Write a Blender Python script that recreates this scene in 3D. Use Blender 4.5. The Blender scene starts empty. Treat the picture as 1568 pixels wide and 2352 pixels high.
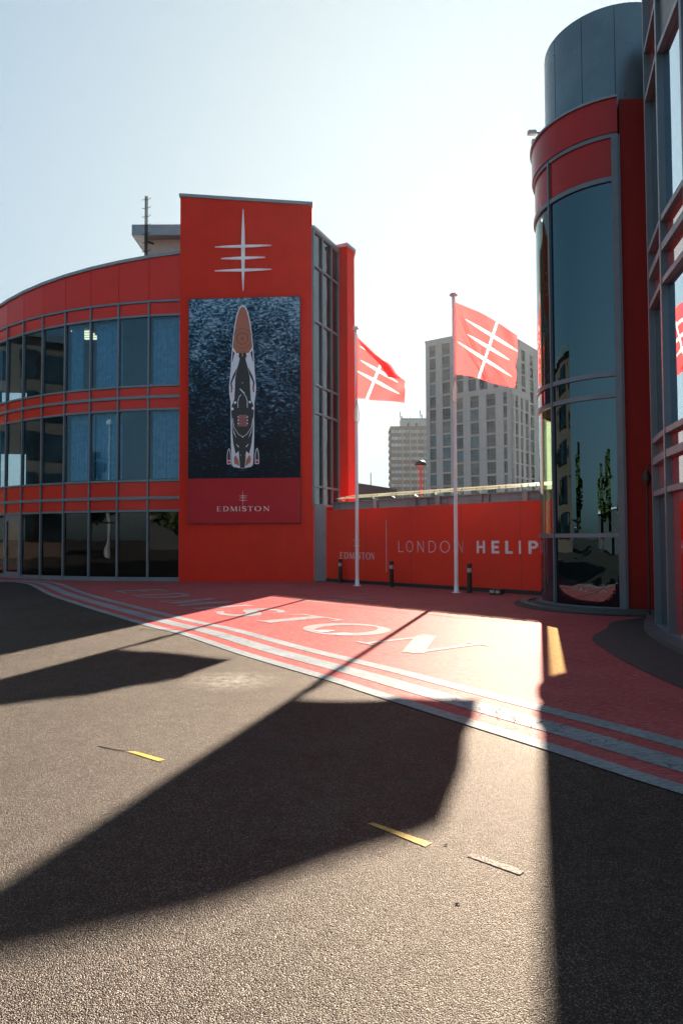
import bpy, math, random
from mathutils import Vector, Matrix
S = bpy.context.scene
COL = S.collection
random.seed(7)
# ---------------------------------------------------------------- camera, sky, sun, exposure
TILT = math.radians(2.19); ROLL = -0.004
cd = bpy.data.cameras.new('camera'); cam = bpy.data.objects.new('camera', cd); COL.objects.link(cam)
cd.sensor_fit = 'VERTICAL'; cd.sensor_height = 36; cd.lens = 24.0; cd.clip_start = .05; cd.clip_end = 5000
cam.matrix_world = Matrix.Translation((0, 0, 1.6)) @ Matrix.Rotation(math.pi/2+TILT, 4, 'X') @ Matrix.Rotation(ROLL, 4, 'Z')
S.camera = cam
SUN_AZ = math.radians(16.27); SUN_EL = math.radians(25.2)
w = bpy.data.worlds.new('World'); S.world = w; w.use_nodes = True
wn = w.node_tree.nodes; wl = w.node_tree.links
sky = wn.new('ShaderNodeTexSky'); sky.sky_type = 'NISHITA'; sky.sun_disc = False
sky.sun_elevation = SUN_EL; sky.sun_rotation = SUN_AZ
sky.altitude = 0; sky.air_density = 1.0; sky.dust_density = 2.2; sky.ozone_density = 2.0
# sky brightness compressed and tinted: the aureole round the sun is softened, the whole sky slightly paler
k1 = wn.new('ShaderNodeVectorMath'); k1.operation = 'MULTIPLY_ADD'; k1.inputs[1].default_value = (.4, .4, .4); k1.inputs[2].default_value = (1, 1, 1)
k2 = wn.new('ShaderNodeVectorMath'); k2.operation = 'DIVIDE'
wl.new(sky.outputs[0], k1.inputs[0]); wl.new(sky.outputs[0], k2.inputs[0]); wl.new(k1.outputs[0], k2.inputs[1])
k3 = wn.new('ShaderNodeVectorMath'); k3.operation = 'MULTIPLY'; k3.inputs[1].default_value = (.93, 1.09, 1.13); wl.new(k2.outputs[0], k3.inputs[0])
wl.new(k3.outputs[0], wn['Background'].inputs[0]); wn['Background'].inputs[1].default_value = 0.076
sd = bpy.data.lights.new('sun', 'SUN'); sun = bpy.data.objects.new('sun', sd); COL.objects.link(sun)
sd.energy = 5.0; sd.angle = math.radians(.5); sd.color = (1, .87, .72)
sdir = Vector((math.sin(SUN_AZ)*math.cos(SUN_EL), math.cos(SUN_AZ)*math.cos(SUN_EL), math.sin(SUN_EL)))
sun.rotation_euler = sdir.to_track_quat('Z', 'Y').to_euler(); sun.location = (20, 60, 40)
S.view_settings.view_transform = 'Standard'; S.view_settings.look = 'None'
S.view_settings.exposure = 2.42; S.view_settings.gamma = 1
S.render.engine = 'CYCLES'
S.cycles.transparent_max_bounces = 12; S.cycles.max_bounces = 8
# ---------------------------------------------------------------- photo measurements -> metres
F = 1568.0; cT, sT = math.cos(TILT), math.sin(TILT)
def ray(px, py):
    a = (px-784)/F; c = (1176-py)/F; k = cT-c*sT
    return a/k, (sT+c*cT)/k
def P(px, py, d):
    x, z = ray(px, py); return Vector((x*d, d, 1.6+z*d))
def H(py, d, px=784): return 1.6+ray(px, py)[1]*d
def G(px, py):
    x, z = ray(px, py); d = -1.6/z; return Vector((x*d, d, 0))
# ---------------------------------------------------------------- mesh helpers
class MB:
    def __init__(s): s.v = []; s.f = []
    def add(s, vs, fs):
        n = len(s.v); s.v += [tuple(v) for v in vs]; s.f += [tuple(i+n for i in f) for f in fs]; return s
    def quad(s, a, b, c, d): return s.add([a, b, c, d], [(0, 1, 2, 3)])
    def hexa(s, b, t):
        n = len(b); fs = [tuple(reversed(range(n))), tuple(range(n, 2*n))]
        for i in range(n): j = (i+1) % n; fs.append((i, j, n+j, n+i))
        return s.add(list(b)+list(t), fs)
    def box(s, x0, x1, y0, y1, z0, z1):
        return s.hexa([(x0, y0, z0), (x1, y0, z0), (x1, y1, z0), (x0, y1, z0)], [(x0, y0, z1), (x1, y0, z1), (x1, y1, z1), (x0, y1, z1)])
    def prism(s, pts, z0, z1):          # pts 2-D ccw; z may be a list
        n = len(pts); z0 = z0 if isinstance(z0, (list, tuple)) else [z0]*n; z1 = z1 if isinstance(z1, (list, tuple)) else [z1]*n
        return s.hexa([(p[0], p[1], a) for p, a in zip(pts, z0)], [(p[0], p[1], a) for p, a in zip(pts, z1)])
    def slab(s, p0, p1, z0, z1, n, t0, t1, z0b=None, z1b=None):   # upright slab between plan points, n outward, from offset t0 to t1
        z0b = z0 if z0b is None else z0b; z1b = z1 if z1b is None else z1b
        a = (p0[0]+n[0]*t1, p0[1]+n[1]*t1); b = (p1[0]+n[0]*t1, p1[1]+n[1]*t1)
        c = (p1[0]+n[0]*t0, p1[1]+n[1]*t0); d = (p0[0]+n[0]*t0, p0[1]+n[1]*t0)
        return s.hexa([(*a, z0), (*b, z0b), (*c, z0b), (*d, z0)], [(*a, z1), (*b, z1b), (*c, z1b), (*d, z1)])
    def tube(s, pts, r, n=8, closed=False):
        pts = [Vector(p) for p in pts]; m = len(pts); rs = r if isinstance(r, (list, tuple)) else [r]*m
        vs = []; up = None
        for i, p in enumerate(pts):
            a = pts[(i-1) % m] if (closed or i > 0) else p; b = pts[(i+1) % m] if (closed or i < m-1) else p
            t = (b-a).normalized()
            if up is None or abs(up.dot(t)) > .95:
                up = Vector((0, 0, 1)) if abs(t.z) < .9 else Vector((1, 0, 0))
            x = t.cross(up).normalized(); y = x.cross(t).normalized(); up = y
            for k in range(n):
                q = 2*math.pi*k/n; vs.append(p+x*math.cos(q)*rs[i]+y*math.sin(q)*rs[i])
        fs = []
        for i in range(m if closed else m-1):
            j = (i+1) % m
            for k in range(n): l = (k+1) % n; fs.append((i*n+k, i*n+l, j*n+l, j*n+k))
        if not closed: fs += [tuple(reversed(range(n))), tuple(range((m-1)*n, m*n))]
        return s.add(vs, fs)
    def lathe(s, prof, c, n=16):        # prof [(r,z)]
        vs = []; fs = []; m = len(prof)
        for r, z in prof:
            for k in range(n): q = 2*math.pi*k/n; vs.append((c[0]+r*math.cos(q), c[1]+r*math.sin(q), c[2]+z))
        for i in range(m-1):
            for k in range(n): l = (k+1) % n; fs.append((i*n+k, i*n+l, (i+1)*n+l, (i+1)*n+k))
        fs += [tuple(reversed(range(n))), tuple(range((m-1)*n, m*n))]
        return s.add(vs, fs)
    def ring(s, c, r0, r1, a0, a1, z0, z1, n=24):   # upright curved slab, radii r0<r1, degrees
        for i in range(n):
            q0 = math.radians(a0+(a1-a0)*i/n); q1 = math.radians(a0+(a1-a0)*(i+1)/n)
            f = lambda r, q: (c[0]+r*math.cos(q), c[1]+r*math.sin(q))
            b = [f(r0, q0), f(r1, q0), f(r1, q1), f(r0, q1)]
            if i in (0, n-1) or True: 
                n_ = len(s.v); s.v += [(*p, z0) for p in b]+[(*p, z1) for p in b]
                fs = [(0, 3, 2, 1), (4, 5, 6, 7), (1, 2, 6, 5), (0, 4, 7, 3)]
                if i == 0: fs.append((0, 1, 5, 4))
                if i == n-1: fs.append((2, 3, 7, 6))
                s.f += [tuple(j+n_ for j in q) for q in fs]
        return s
    def build(s, name, mat, parent=None, smooth=False, bevel=0, **props):
        me = bpy.data.meshes.new(name); me.from_pydata(s.v, [], s.f); me.update()
        if smooth: me.polygons.foreach_set('use_smooth', [True]*len(me.polygons))
        o = bpy.data.objects.new(name, me); COL.objects.link(o)
        if mat: me.materials.append(mat)
        if parent:
            o.parent = parent
            if parent.type == 'EMPTY': o.location = -parent.location
        if bevel:
            b = o.modifiers.new('bevel', 'BEVEL'); b.width = bevel; b.segments = 2; b.limit_method = 'ANGLE'
        for k, v in props.items(): o[k] = v
        return o
def thing(name, label, cat, loc, group=None):
    o = bpy.data.objects.new(name, None); COL.objects.link(o); o.location = loc; o.empty_display_size = .3
    o['label'] = label; o['category'] = cat
    if group: o['group'] = group
    return o
def dup(root, loc, label):
    r = root.copy(); COL.objects.link(r); r.location = loc; r['label'] = label
    for ch in list(root.children):
        c = ch.copy(); COL.objects.link(c); c.parent = r
        for g in ch.children:
            e = g.copy(); COL.objects.link(e); e.parent = c
    return r
# ---------------------------------------------------------------- materials
def nodes(name):
    m = bpy.data.materials.new(name); m.use_nodes = True
    return m, m.node_tree.nodes, m.node_tree.links
def coords(N, L, scale=(1, 1, 1), kind='Object'):
    t = N.new('ShaderNodeTexCoord'); mp = N.new('ShaderNodeMapping'); mp.inputs['Scale'].default_value = scale
    L.new(t.outputs[kind], mp.inputs[0]); return mp.outputs[0]
def noise(N, L, vec, sc, det=3, rough=.6):
    n = N.new('ShaderNodeTexNoise'); n.inputs['Scale'].default_value = sc; n.inputs['Detail'].default_value = det
    n.inputs['Roughness'].default_value = rough; L.new(vec, n.inputs['Vector']); return n.outputs['Fac']
def ramp(N, L, fac, stops):
    r = N.new('ShaderNodeValToRGB'); e = r.color_ramp.elements
    while len(e) < len(stops): e.new(.5)
    for k, (p, c) in enumerate(stops):
        e[k].position = p; e[k].color = (*c, 1) if len(c) == 3 else c
    L.new(fac, r.inputs[0]); return r.outputs[0]
def mixc(N, L, fac, a, b, mode='MIX'):
    m = N.new('ShaderNodeMix'); m.data_type = 'RGBA'; m.blend_type = mode
    for sock, v in ((m.inputs[0], fac), (m.inputs[6], a), (m.inputs[7], b)):
        if hasattr(v, 'is_linked'): L.new(v, sock)
        elif isinstance(v, (int, float)): sock.default_value = v
        else: sock.default_value = (*v, 1)
    return m.outputs[2]
def bump(N, L, h, strength, dist, normal=None):
    b = N.new('ShaderNodeBump'); b.inputs['Strength'].default_value = strength; b.inputs['Distance'].default_value = dist
    L.new(h, b.inputs['Height'])
    if normal: L.new(normal, b.inputs['Normal'])
    return b.outputs[0]
def paint(name, c, rough=.5, metal=0, spec=.5, var=.12, nsc=3, bs=0, bsc=200, coat=0, streak=0, bd=.003):
    m, N, L = nodes(name); b = N['Principled BSDF']
    v = coords(N, L); n = noise(N, L, v, nsc, 4)
    lo = tuple(x*(1-var) for x in c); hi = tuple(min(1, x*(1+var)) for x in c)
    col = ramp(N, L, n, [(.3, lo), (.7, hi)])
    if streak:
        vs = coords(N, L, (2.2, 2.2, .12)); n2 = noise(N, L, vs, 3, 4)
        col = mixc(N, L, ramp(N, L, n2, [(.45, (0, 0, 0)), (.75, (streak,)*3)]), col, tuple(x*.45 for x in c))
    L.new(col, b.inputs['Base Color'])
    b.inputs['Metallic'].default_value = metal; b.inputs['Specular IOR Level'].default_value = spec
    rr = ramp(N, L, noise(N, L, v, nsc*2.3, 3), [(.3, (max(.02, rough-.06),)*3), (.7, (min(1, rough+.06),)*3)])
    L.new(rr, b.inputs['Roughness']); b.inputs['Coat Weight'].default_value = coat; b.inputs['Coat Roughness'].default_value = .05
    if bs: L.new(bump(N, L, noise(N, L, v, bsc, 2), bs, bd), b.inputs['Normal'])
    return m
def glass(name, tint, fr=1.6, base=.12, col=(.85, .93, 1), wob=.25, rough=.0, wsc=.9):
    m, N, L = nodes(name); N.remove(N['Principled BSDF']); out = N['Material Output']
    tr = N.new('ShaderNodeBsdfTransparent'); tr.inputs[0].default_value = (*tint, 1)
    gl = N.new('ShaderNodeBsdfGlossy'); gl.inputs['Roughness'].default_value = rough; gl.inputs[0].default_value = (*col, 1)
    f = N.new('ShaderNodeLayerWeight'); f.inputs[0].default_value = .5
    p5 = N.new('ShaderNodeMath'); p5.operation = 'POWER'; p5.inputs[1].default_value = 4.5; L.new(f.outputs['Facing'], p5.inputs[0])
    ad = N.new('ShaderNodeMath'); ad.operation = 'MULTIPLY_ADD'; ad.use_clamp = True; ad.inputs[1].default_value = fr; ad.inputs[2].default_value = base; L.new(p5.outputs[0], ad.inputs[0])
    v = coords(N, L); L.new(bump(N, L, noise(N, L, v, wsc, 1), wob, .02), gl.inputs['Normal'])
    mx = N.new('ShaderNodeMixShader'); L.new(ad.outputs[0], mx.inputs[0]); L.new(tr.outputs[0], mx.inputs[1]); L.new(gl.outputs[0], mx.inputs[2])
    L.new(mx.outputs[0], out.inputs[0]); return m
def groundshader(N, L, col, nrm, gw, gr, gc):
    N.remove(N['Principled BSDF']); d = N.new('ShaderNodeBsdfDiffuse'); g = N.new('ShaderNodeBsdfGlossy'); x = N.new('ShaderNodeMixShader')
    L.new(col, d.inputs[0]); L.new(nrm, d.inputs['Normal']); L.new(nrm, g.inputs['Normal']); g.inputs[0].default_value = (*gc, 1); g.inputs['Roughness'].default_value = gr
    x.inputs[0].default_value = gw; L.new(d.outputs[0], x.inputs[1]); L.new(g.outputs[0], x.inputs[2]); L.new(x.outputs[0], N['Material Output'].inputs[0])
def asphalt():
    m, N, L = nodes('asphalt'); b = N['Principled BSDF']; v = coords(N, L)
    def vor(sc, feat='F1'):
        t = N.new('ShaderNodeTexVoronoi'); t.inputs['Scale'].default_value = sc; t.feature = feat; t.inputs['Randomness'].default_value = 1; L.new(v, t.inputs['Vector']); return t
    v1 = vor(165); v2 = vor(340)
    sep = N.new('ShaderNodeSeparateColor'); L.new(v1.outputs['Color'], sep.inputs[0])
    c = ramp(N, L, sep.outputs[0], [(0, (.007, .0065, .0065)), (.35, (.034, .029, .026)), (.7, (.105, .089, .078)), (1, (.27, .235, .205))])
    gap = ramp(N, L, v1.outputs['Distance'], [(.35, (1, 1, 1)), (.62, (.05, .05, .05))])
    c = mixc(N, L, 1.0, c, gap, 'MULTIPLY')
    big = noise(N, L, v, .35, 4); c = mixc(N, L, ramp(N, L, big, [(.35, (0,)*3), (.75, (.22,)*3)]), c, (.075, .064, .056))
    c = mixc(N, L, 1.0, c, ramp(N, L, noise(N, L, coords(N, L, (1, .55, 1)), .8, 5, .65), [(.3, (.62,)*3), (.65, (1.12,)*3)]), 'MULTIPLY')
    c = mixc(N, L, 1.0, c, ramp(N, L, noise(N, L, v, 7, 4, .7), [(.34, (.6,)*3), (.5, (1.0,)*3), (.72, (1.15,)*3)]), 'MULTIPLY')
    # pale dusty patch
    t = N.new('ShaderNodeTexCoord'); vm = N.new('ShaderNodeVectorMath'); vm.operation = 'DISTANCE'; L.new(t.outputs['Object'], vm.inputs[0])
    g = G(535, 1562); vm.inputs[1].default_value = (g.x, g.y, 0)
    pr = ramp(N, L, vm.outputs['Value'], [(0, (.5,)*3), (.62, (0,)*3)])
    pr2 = mixc(N, L, 1.0, pr, ramp(N, L, noise(N, L, v, 9, 5), [(.4, (.2,)*3), (.6, (1,)*3)]), 'MULTIPLY')
    c = mixc(N, L, pr2, c, (.42, .39, .35)); 
    inv = N.new('ShaderNodeMath'); inv.operation = 'SUBTRACT'; inv.inputs[0].default_value = 1; L.new(v1.outputs['Distance'], inv.inputs[1])
    ad = N.new('ShaderNodeMath'); ad.operation = 'MULTIPLY_ADD'; L.new(sep.outputs[1], ad.inputs[0]); ad.inputs[1].default_value = .8; L.new(inv.outputs[0], ad.inputs[2])
    n1 = bump(N, L, ad.outputs[0], 1.0, .006)
    groundshader(N, L, c, bump(N, L, v2.outputs['Distance'], .5, .002, n1), .065, .42, (.7, .62, .55)); return m
def roadpaint(name, c, wear, wc, rough=.45, spec=.5, w0=.58, w1=.72, pale=0):
    m, N, L = nodes(name); b = N['Principled BSDF']; v = coords(N, L)
    n1 = noise(N, L, v, 1.3, 5); n2 = noise(N, L, v, 55, 4, .7)
    fac = ramp(N, L, n2, [(w0, (0,)*3), (w1, (wear,)*3)])
    fac = mixc(N, L, 1.0, fac, ramp(N, L, n1, [(.35, (.25,)*3), (.65, (1,)*3)]), 'MULTIPLY')
    col = ramp(N, L, n1, [(.3, tuple(x*.78 for x in c)), (.7, tuple(min(1, x*1.1) for x in c))])
    col = mixc(N, L, 1.0, col, ramp(N, L, noise(N, L, coords(N, L, (1, 3.5, 1)), 14, 6, .75), [(.36, (.55,)*3), (.62, (1.12,)*3)]), 'MULTIPLY')
    cc = mixc(N, L, fac, col, wc)
    if pale: cc = mixc(N, L, ramp(N, L, noise(N, L, coords(N, L, (1, 4, 1)), 9, 6, .85), [(.50, (0,)*3), (.60, (pale,)*3)]), cc, (.42, .24, .22))  # pale specks put sun glare into the colour of the worn paint
    t = N.new('ShaderNodeTexVoronoi'); t.inputs['Scale'].default_value = 85; L.new(v, t.inputs['Vector'])
    vs = coords(N, L, (1, 5, 1)); 
    n = bump(N, L, t.outputs['Distance'], .8, .0035)
    groundshader(N, L, cc, bump(N, L, noise(N, L, vs, 2.5, 3), .5, .02, n), .021, .5, (.9, .8, .74)); return m
M = {}
M['asphalt'] = asphalt()
M['red_ground'] = roadpaint('red_ground_paint', (.37, .072, .075), .55, (.12, .04, .035), .6, .08, pale=.42)
M['white_line'] = roadpaint('white_line_paint', (.24, .265, .28), .8, (.22, .17, .15), .6, .08)
M['pale_text'] = roadpaint('grey_letter_paint', (.25, .28, .29), .85, (.30, .08, .08), .6, .08, w0=.46, w1=.64)
M['yellow'] = roadpaint('yellow_line_paint', (.55, .36, .09), .5, (.1, .08, .05), .5)
M['dark_ring'] = paint('dark_apron', (.018, .018, .02), .75, bs=.5, bsc=120)
M['kerb'] = paint('kerb_stone', (.07, .075, .08), .6, bs=.3, bsc=90)
M['red_wall'] = paint('red_render', (.74, .028, .012), .7, spec=.15, var=.06, nsc=1.2, bs=.35, bsc=130, streak=.12)
M['red_hoard'] = paint('red_hoarding', (.80, .03, .010), .55, spec=.2, var=.04, nsc=.8, bs=.06, bsc=60)
M['red_panel'] = paint('red_spandrel', (.75, .022, .010), .22, var=.06, nsc=.5, spec=.25, coat=.03)
M['red_tower_shaded'] = paint('shaded_red_panel', (.40, .016, .012), .25, var=.08, nsc=.9, spec=.3)  # backlit shade of the round tower put into a darker red
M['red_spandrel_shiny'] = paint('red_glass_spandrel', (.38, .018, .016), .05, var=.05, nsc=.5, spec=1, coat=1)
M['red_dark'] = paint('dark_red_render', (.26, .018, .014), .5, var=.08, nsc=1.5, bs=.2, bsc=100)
M['alu'] = paint('blue_grey_aluminium', (.15, .19, .22), .4, metal=.25, var=.08, nsc=4)
M['coping'] = paint('coping_metal', (.24, .28, .30), .4, metal=.4, var=.12, nsc=2)
M['drum'] = paint('grey_metal_cladding', (.13, .19, .22), .32, metal=.35, var=.15, nsc=1.2)
M['glass'] = glass('office_glass', (.62, .74, .80), .6, .08, col=(.34, .56, .70), wob=.10)
M['glass_low'] = glass('ground_floor_glass', (.22, .24, .24), .7, .06, col=(.6, .66, .7), wob=.2)
M['glass_dark'] = paint('dark_tinted_glass', (.012, .028, .036), .06, var=.35, nsc=.8, spec=.8, coat=.3)
M['tower_glass'] = glass('curved_tower_glass', (.02, .03, .035), .8, .15, col=(.45, .72, .85), wob=.10, wsc=2.0)
M['clear_green'] = glass('green_stair_glass', (.93, .96, .80), .8, .02, wob=.08)
M['grey_green'] = glass('upper_stair_glass', (.72, .78, .64), .8, .04, wob=.08)
M['side_glass'] = glass('side_glass', (.12, .12, .12), .7, .12, wob=.6)
M['mirror_glass'] = glass('mirror_glass', (.05, .07, .08), .5, .6, col=(.72, .88, 1), wob=.12)
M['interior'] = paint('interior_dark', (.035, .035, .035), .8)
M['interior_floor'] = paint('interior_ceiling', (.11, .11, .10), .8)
M['curtain'] = paint('curtain', (.3, .62, .85), .8, var=.3, nsc=6)
M['white_metal'] = paint('white_enamel', (.66, .66, .66), .3, var=.06)
M['pole'] = paint('pole_enamel', (.8, .78, .8), .35, var=.06)
M['black'] = paint('black_metal', (.012, .012, .013), .45)
M['grey_steel'] = paint('grey_steel', (.22, .245, .27), .5, metal=.2, var=.15, nsc=3, streak=.3)
M['steel'] = paint('bright_steel', (.45, .42, .36), .25, metal=.9)
M['beige'] = paint('beige_render', (.42, .38, .33), .8, var=.1, bs=.3, bsc=60)
M['door_grey'] = paint('blue_grey_door', (.20, .27, .31), .5, var=.1)
M['mast'] = paint('matt_dark_metal', (.03, .033, .035), .95, spec=0)
M['bolt'] = paint('bolt_dark', (.03, .03, .03), .5)
M['rope'] = paint('rope', (.45, .4, .32), .8)
M['letters'] = paint('letter_white', (.68, .62, .64), .5)
M['logo_white'] = paint('logo_white', (.84, .9, .95), .35)
M['lens'] = paint('lamp_lens', (.4, .4, .38), .2)
# ---------------------------------------------------------------- ground
def catmull(pts, n=10):
    out = []; q = [pts[0]*2-pts[1]]+pts+[pts[-1]*2-pts[-2]]
    for i in range(1, len(q)-2):
        for k in range(n):
            t = k/n; a, b, c, d = q[i-1], q[i], q[i+1], q[i+2]
            out.append(.5*((2*b)+(c-a)*t+(2*a-5*b+4*c-d)*t*t+(3*b-a-3*c+d)*t**3))
    out.append(pts[-1]); return out
g = MB(); g.quad((-900, -900, 0), (900, -900, 0), (900, 2500, 0), (-900, 2500, 0)); g.build('ground', M['asphalt'], kind='structure')
edge = [Vector((-24, 27.4, 0)), Vector((-17.5, 26.9, 0)), Vector((-13.6, 25.9, 0))]+[G(*p) for p in ((52.5, 1337), (121, 1368), (310, 1429), (409, 1455), (546, 1502), (741, 1561), (823, 1588), (915, 1618), (1079, 1671), (1253, 1727), (1568, 1831))]
e1 = edge[-1]; edge += [e1+Vector((1.0, -1.25, 0)), e1+Vector((2.6, -3.1, 0)), e1+Vector((4.6, -5.2, 0))]
EC = catmull(edge, 12)
def offs(curve, k):
    out = []
    for i, p in enumerate(curve):
        a = curve[max(0, i-1)]; b = curve[min(len(curve)-1, i+1)]; t = (b-a).normalized(); out.append(p+Vector((-t.y, t.x, 0))*k)
    return out
def strip(m, c0, c1, z):
    n = len(m.v); k = len(c0)
    for a, b in zip(c0, c1): m.v += [(a.x, a.y, z), (b.x, b.y, z)]
    m.f += [(n+2*i, n+2*i+2, n+2*i+3, n+2*i+1) for i in range(k-1)]
rg = MB(); inner = offs(EC, .16)
pl = [(p.x, p.y, .004) for p in offs(EC, .02)]+[(14, -5, .004), (14, 33, .004), (-24, 33, .004)]
rg.add(pl, [tuple(range(len(pl)))]); rg.build('red_pavement', M['red_ground'], kind='structure')
for nm, a, b in (('outer_white_line', 0, .165), ('middle_white_line', .385, .67), ('inner_white_line', .875, 1.075)):
    s_ = MB(); strip(s_, offs(EC, a), offs(EC, b), .008); s_.build(nm, M['white_line'], kind='structure')
M['tar'] = paint('tar', (.006, .006, .006), 1, spec=0)
for px, py, rr in ((1019, 1943, .011), (1045, 2079, .011), (892, 1492, .012)):
    c = G(px, py); m = MB(); m.add([(c.x+rr*math.cos(q)*(1+.35*math.sin(3*q+px)), c.y+rr*.8*math.sin(q)*(1+.3*math.cos(2*q)), .004) for q in [i*.4488 for i in range(14)]], [tuple(range(14))]); m.build('tar_spot', M['tar'], kind='structure')
# lettering helpers ------------------------------------------------
def arcpts(cx, cy, rx, ry, a0, a1, n=18): return [(cx+rx*math.cos(math.radians(a0+(a1-a0)*i/n)), cy+ry*math.sin(math.radians(a0+(a1-a0)*i/n))) for i in range(n+1)]
def wv(n, lo, hi, f=None): return [lo+(hi-lo)*(f(i/(n-1)) if f else math.sin(math.pi*i/(n-1))) for i in range(n)]
def SER(ch):
    K, T = .145, .05
    if ch == 'E': return .78, [([(.16, 0), (.16, 1)], K), ([(0, .975), (.66, .975)], T), ([(0, .025), (.7, .025)], T), ([(.16, .52), (.5, .52)], T), ([(.65, 1), (.69, .76)], [.05, .02]), ([(.69, 0), (.77, .27)], [.06, .02]), ([(.51, .40), (.51, .64)], .035)]
    if ch == 'D':
        a = [(.16, .975)]+arcpts(.36, .5, .52, .475, 88, -88, 20)+[(.16, .025)]
        return .95, [([(.16, 0), (.16, 1)], K), (a, wv(len(a), T, .15)), ([(0, .975), (.2, .975)], T), ([(0, .025), (.2, .025)], T)]
    if ch == 'M': return 1.2, [([(.14, 0), (.2, 1)], .055), ([(.2, 1), (.58, .02)], K), ([(.58, .02), (.98, 1)], .055), ([(.98, 1), (1.05, 0)], K), ([(0, .02), (.28, .02)], .04), ([(.9, .02), (1.2, .02)], .04), ([(.04, .98), (.22, .98)], .04), ([(.98, .98), (1.14, .98)], .04)]
    if ch == 'I': return .34, [([(.17, 0), (.17, 1)], K), ([(0, .98), (.34, .98)], .04), ([(0, .02), (.34, .02)], .04)]
    if ch == 'S':
        a = arcpts(.33, .75, .24, .225, 20, 250, 14)[:-1]+[(.33, .52)]+arcpts(.32, .25, .27, .23, 65, -160, 14)[1:]
        return .62, [(a, wv(len(a), .05, .15)), ([(.56, .7), (.57, .95)], [.02, .05]), ([(.06, .3), (.04, .05)], [.02, .05])]
    if ch == 'T': return .86, [([(.43, 0), (.43, 1)], K), ([(.04, .975), (.82, .975)], T), ([(.05, 1), (0, .76)], [.06, .02]), ([(.81, 1), (.86, .76)], [.06, .02]), ([(.27, .02), (.59, .02)], .04)]
    if ch == 'O': 
        a = arcpts(.5, .5, .45, .475, 0, 360, 40); return 1.0, [(a, [.05+.1*abs(math.cos(2*math.pi*i/40)) for i in range(41)])]
    if ch == 'N': return .98, [([(.14, 0), (.14, .96)], .055), ([(.1, .97), (.84, .03)], K), ([(.84, 0), (.84, 1)], .055), ([(0, .02), (.28, .02)], .04), ([(.7, .98), (.98, .98)], .04), ([(0, .98), (.16, .98)], .04)]
def SAN(ch, w):
    h = w/2
    d = {'L': (.5, [([(h, 0), (h, 1)], w), ([(0, h), (.5, h)], w)]),
         'O': (.78, [(arcpts(.39, .5, .39-h, .5-h, 0, 360, 40), w)]),
         'N': (.66, [([(h, 0), (h, 1)], w), ([(.66-h, 0), (.66-h, 1)], w), ([(h, 1-h/2), (.66-h, h/2)], w)]),
         'D': (.68, [([(h, 0), (h, 1)], w), ([(0, 1-h)]+arcpts(.25, .5, .43-h, .5-h, 90, -90, 20)+[(0, h)], w)]),
         'H': (.72, [([(h, 0), (h, 1)], w), ([(.72-h, 0), (.72-h, 1)], w), ([(0, .5), (.72, .5)], w)]),
         'E': (.58, [([(h, 0), (h, 1)], w), ([(0, h), (.58, h)], w), ([(0, 1-h), (.58, 1-h)], w), ([(0, .5), (.52, .5)], w)]),
         'I': (w, [([(h, 0), (h, 1)], w)]),
         'P': (.62, [([(h, 0), (h, 1)], w), ([(0, 1-h)]+[(.32, 1-h)]+arcpts(.34, .7, .28-h, .3-h, 90, -90, 14)+[(0, .4+h)], w)])}
    return d[ch]
def ribbon(m, pts, wd, mapf, lvl):
    n = len(pts)
    if len(pts) == 2:      # subdivide so letters follow curves
        pts = [(pts[0][0]+(pts[1][0]-pts[0][0])*t/6, pts[0][1]+(pts[1][1]-pts[0][1])*t/6) for t in range(7)]
        if isinstance(wd, list): wd = [wd[0]+(wd[1]-wd[0])*t/6 for t in range(7)]
        n = 7
    if not isinstance(wd, list): wd = [wd]*n
    closed = abs(pts[0][0]-pts[-1][0])+abs(pts[0][1]-pts[-1][1]) < 1e-6
    base = len(m.v)
    for i, p in enumerate(pts):
        a = pts[i-1] if i > 0 else (pts[-2] if closed else p); b = pts[i+1] if i < n-1 else (pts[1] if closed else p)
        dx, dy = b[0]-a[0], b[1]-a[1]; l = math.hypot(dx, dy) or 1; nx, ny = -dy/l*wd[i]/2, dx/l*wd[i]/2
        m.v.append(tuple(mapf(p[0]-nx, p[1]-ny, lvl))); m.v.append(tuple(mapf(p[0]+nx, p[1]+ny, lvl)))
    m.f += [(base+2*i, base+2*i+2, base+2*i+3, base+2*i+1) for i in range(n-1)]
def glyph(m, strokes, mapf, ws=1):
    for k, (pts, wd) in enumerate(strokes): ribbon(m, pts, [x*ws for x in wd] if isinstance(wd, list) else wd*ws, mapf, k)
def spike(m, a, b, w, mapf, lvl, pw=.6, n=14):     # tapered bar of the emblem
    pts = [(a[0]+(b[0]-a[0])*i/n, a[1]+(b[1]-a[1])*i/n) for i in range(n+1)]
    ribbon(m, pts, [w*(1-abs(2*i/n-1)**1.6)+w*.06 for i in range(n+1)], mapf, lvl)
# word painted along the arc of the lines
base = offs(EC, 1.95); cum = [0]
for a, b in zip(base, base[1:]): cum.append(cum[-1]+(b-a).length)
e0 = G(258, 1355.5); i0 = min(range(len(base)), key=lambda i: (base[i]-e0).length); S0 = cum[i0]
def onarc(s, up, z):
    s += S0; i = max(j for j in range(len(cum)-1) if cum[j] <= s); t = (s-cum[i])/(cum[i+1]-cum[i])
    p = base[i].lerp(base[i+1], t); lo, hi = max(0, i-4), min(len(base)-1, i+5); T = (base[hi]-base[lo]).normalized()
    return Vector((p.x-T.y*up, p.y+T.x*up, z))
for ch, s0, s1 in zip('EDMISTON', (0, 2.0, 4.2, 6.45, 7.45, 9.05, 10.75, 12.8), (1.35, 3.4, 5.9, 6.85, 8.6, 10.45, 12.25, 14.3)):
    W, st = SER(ch); m = MB(); k = (s1-s0)/W
    glyph(m, st, lambda a, b, l: onarc(s0+a*k, b*1.36, .009+l*.0006), 1.5)
    m.build('ground_letter', M['pale_text'], kind='structure')
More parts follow.
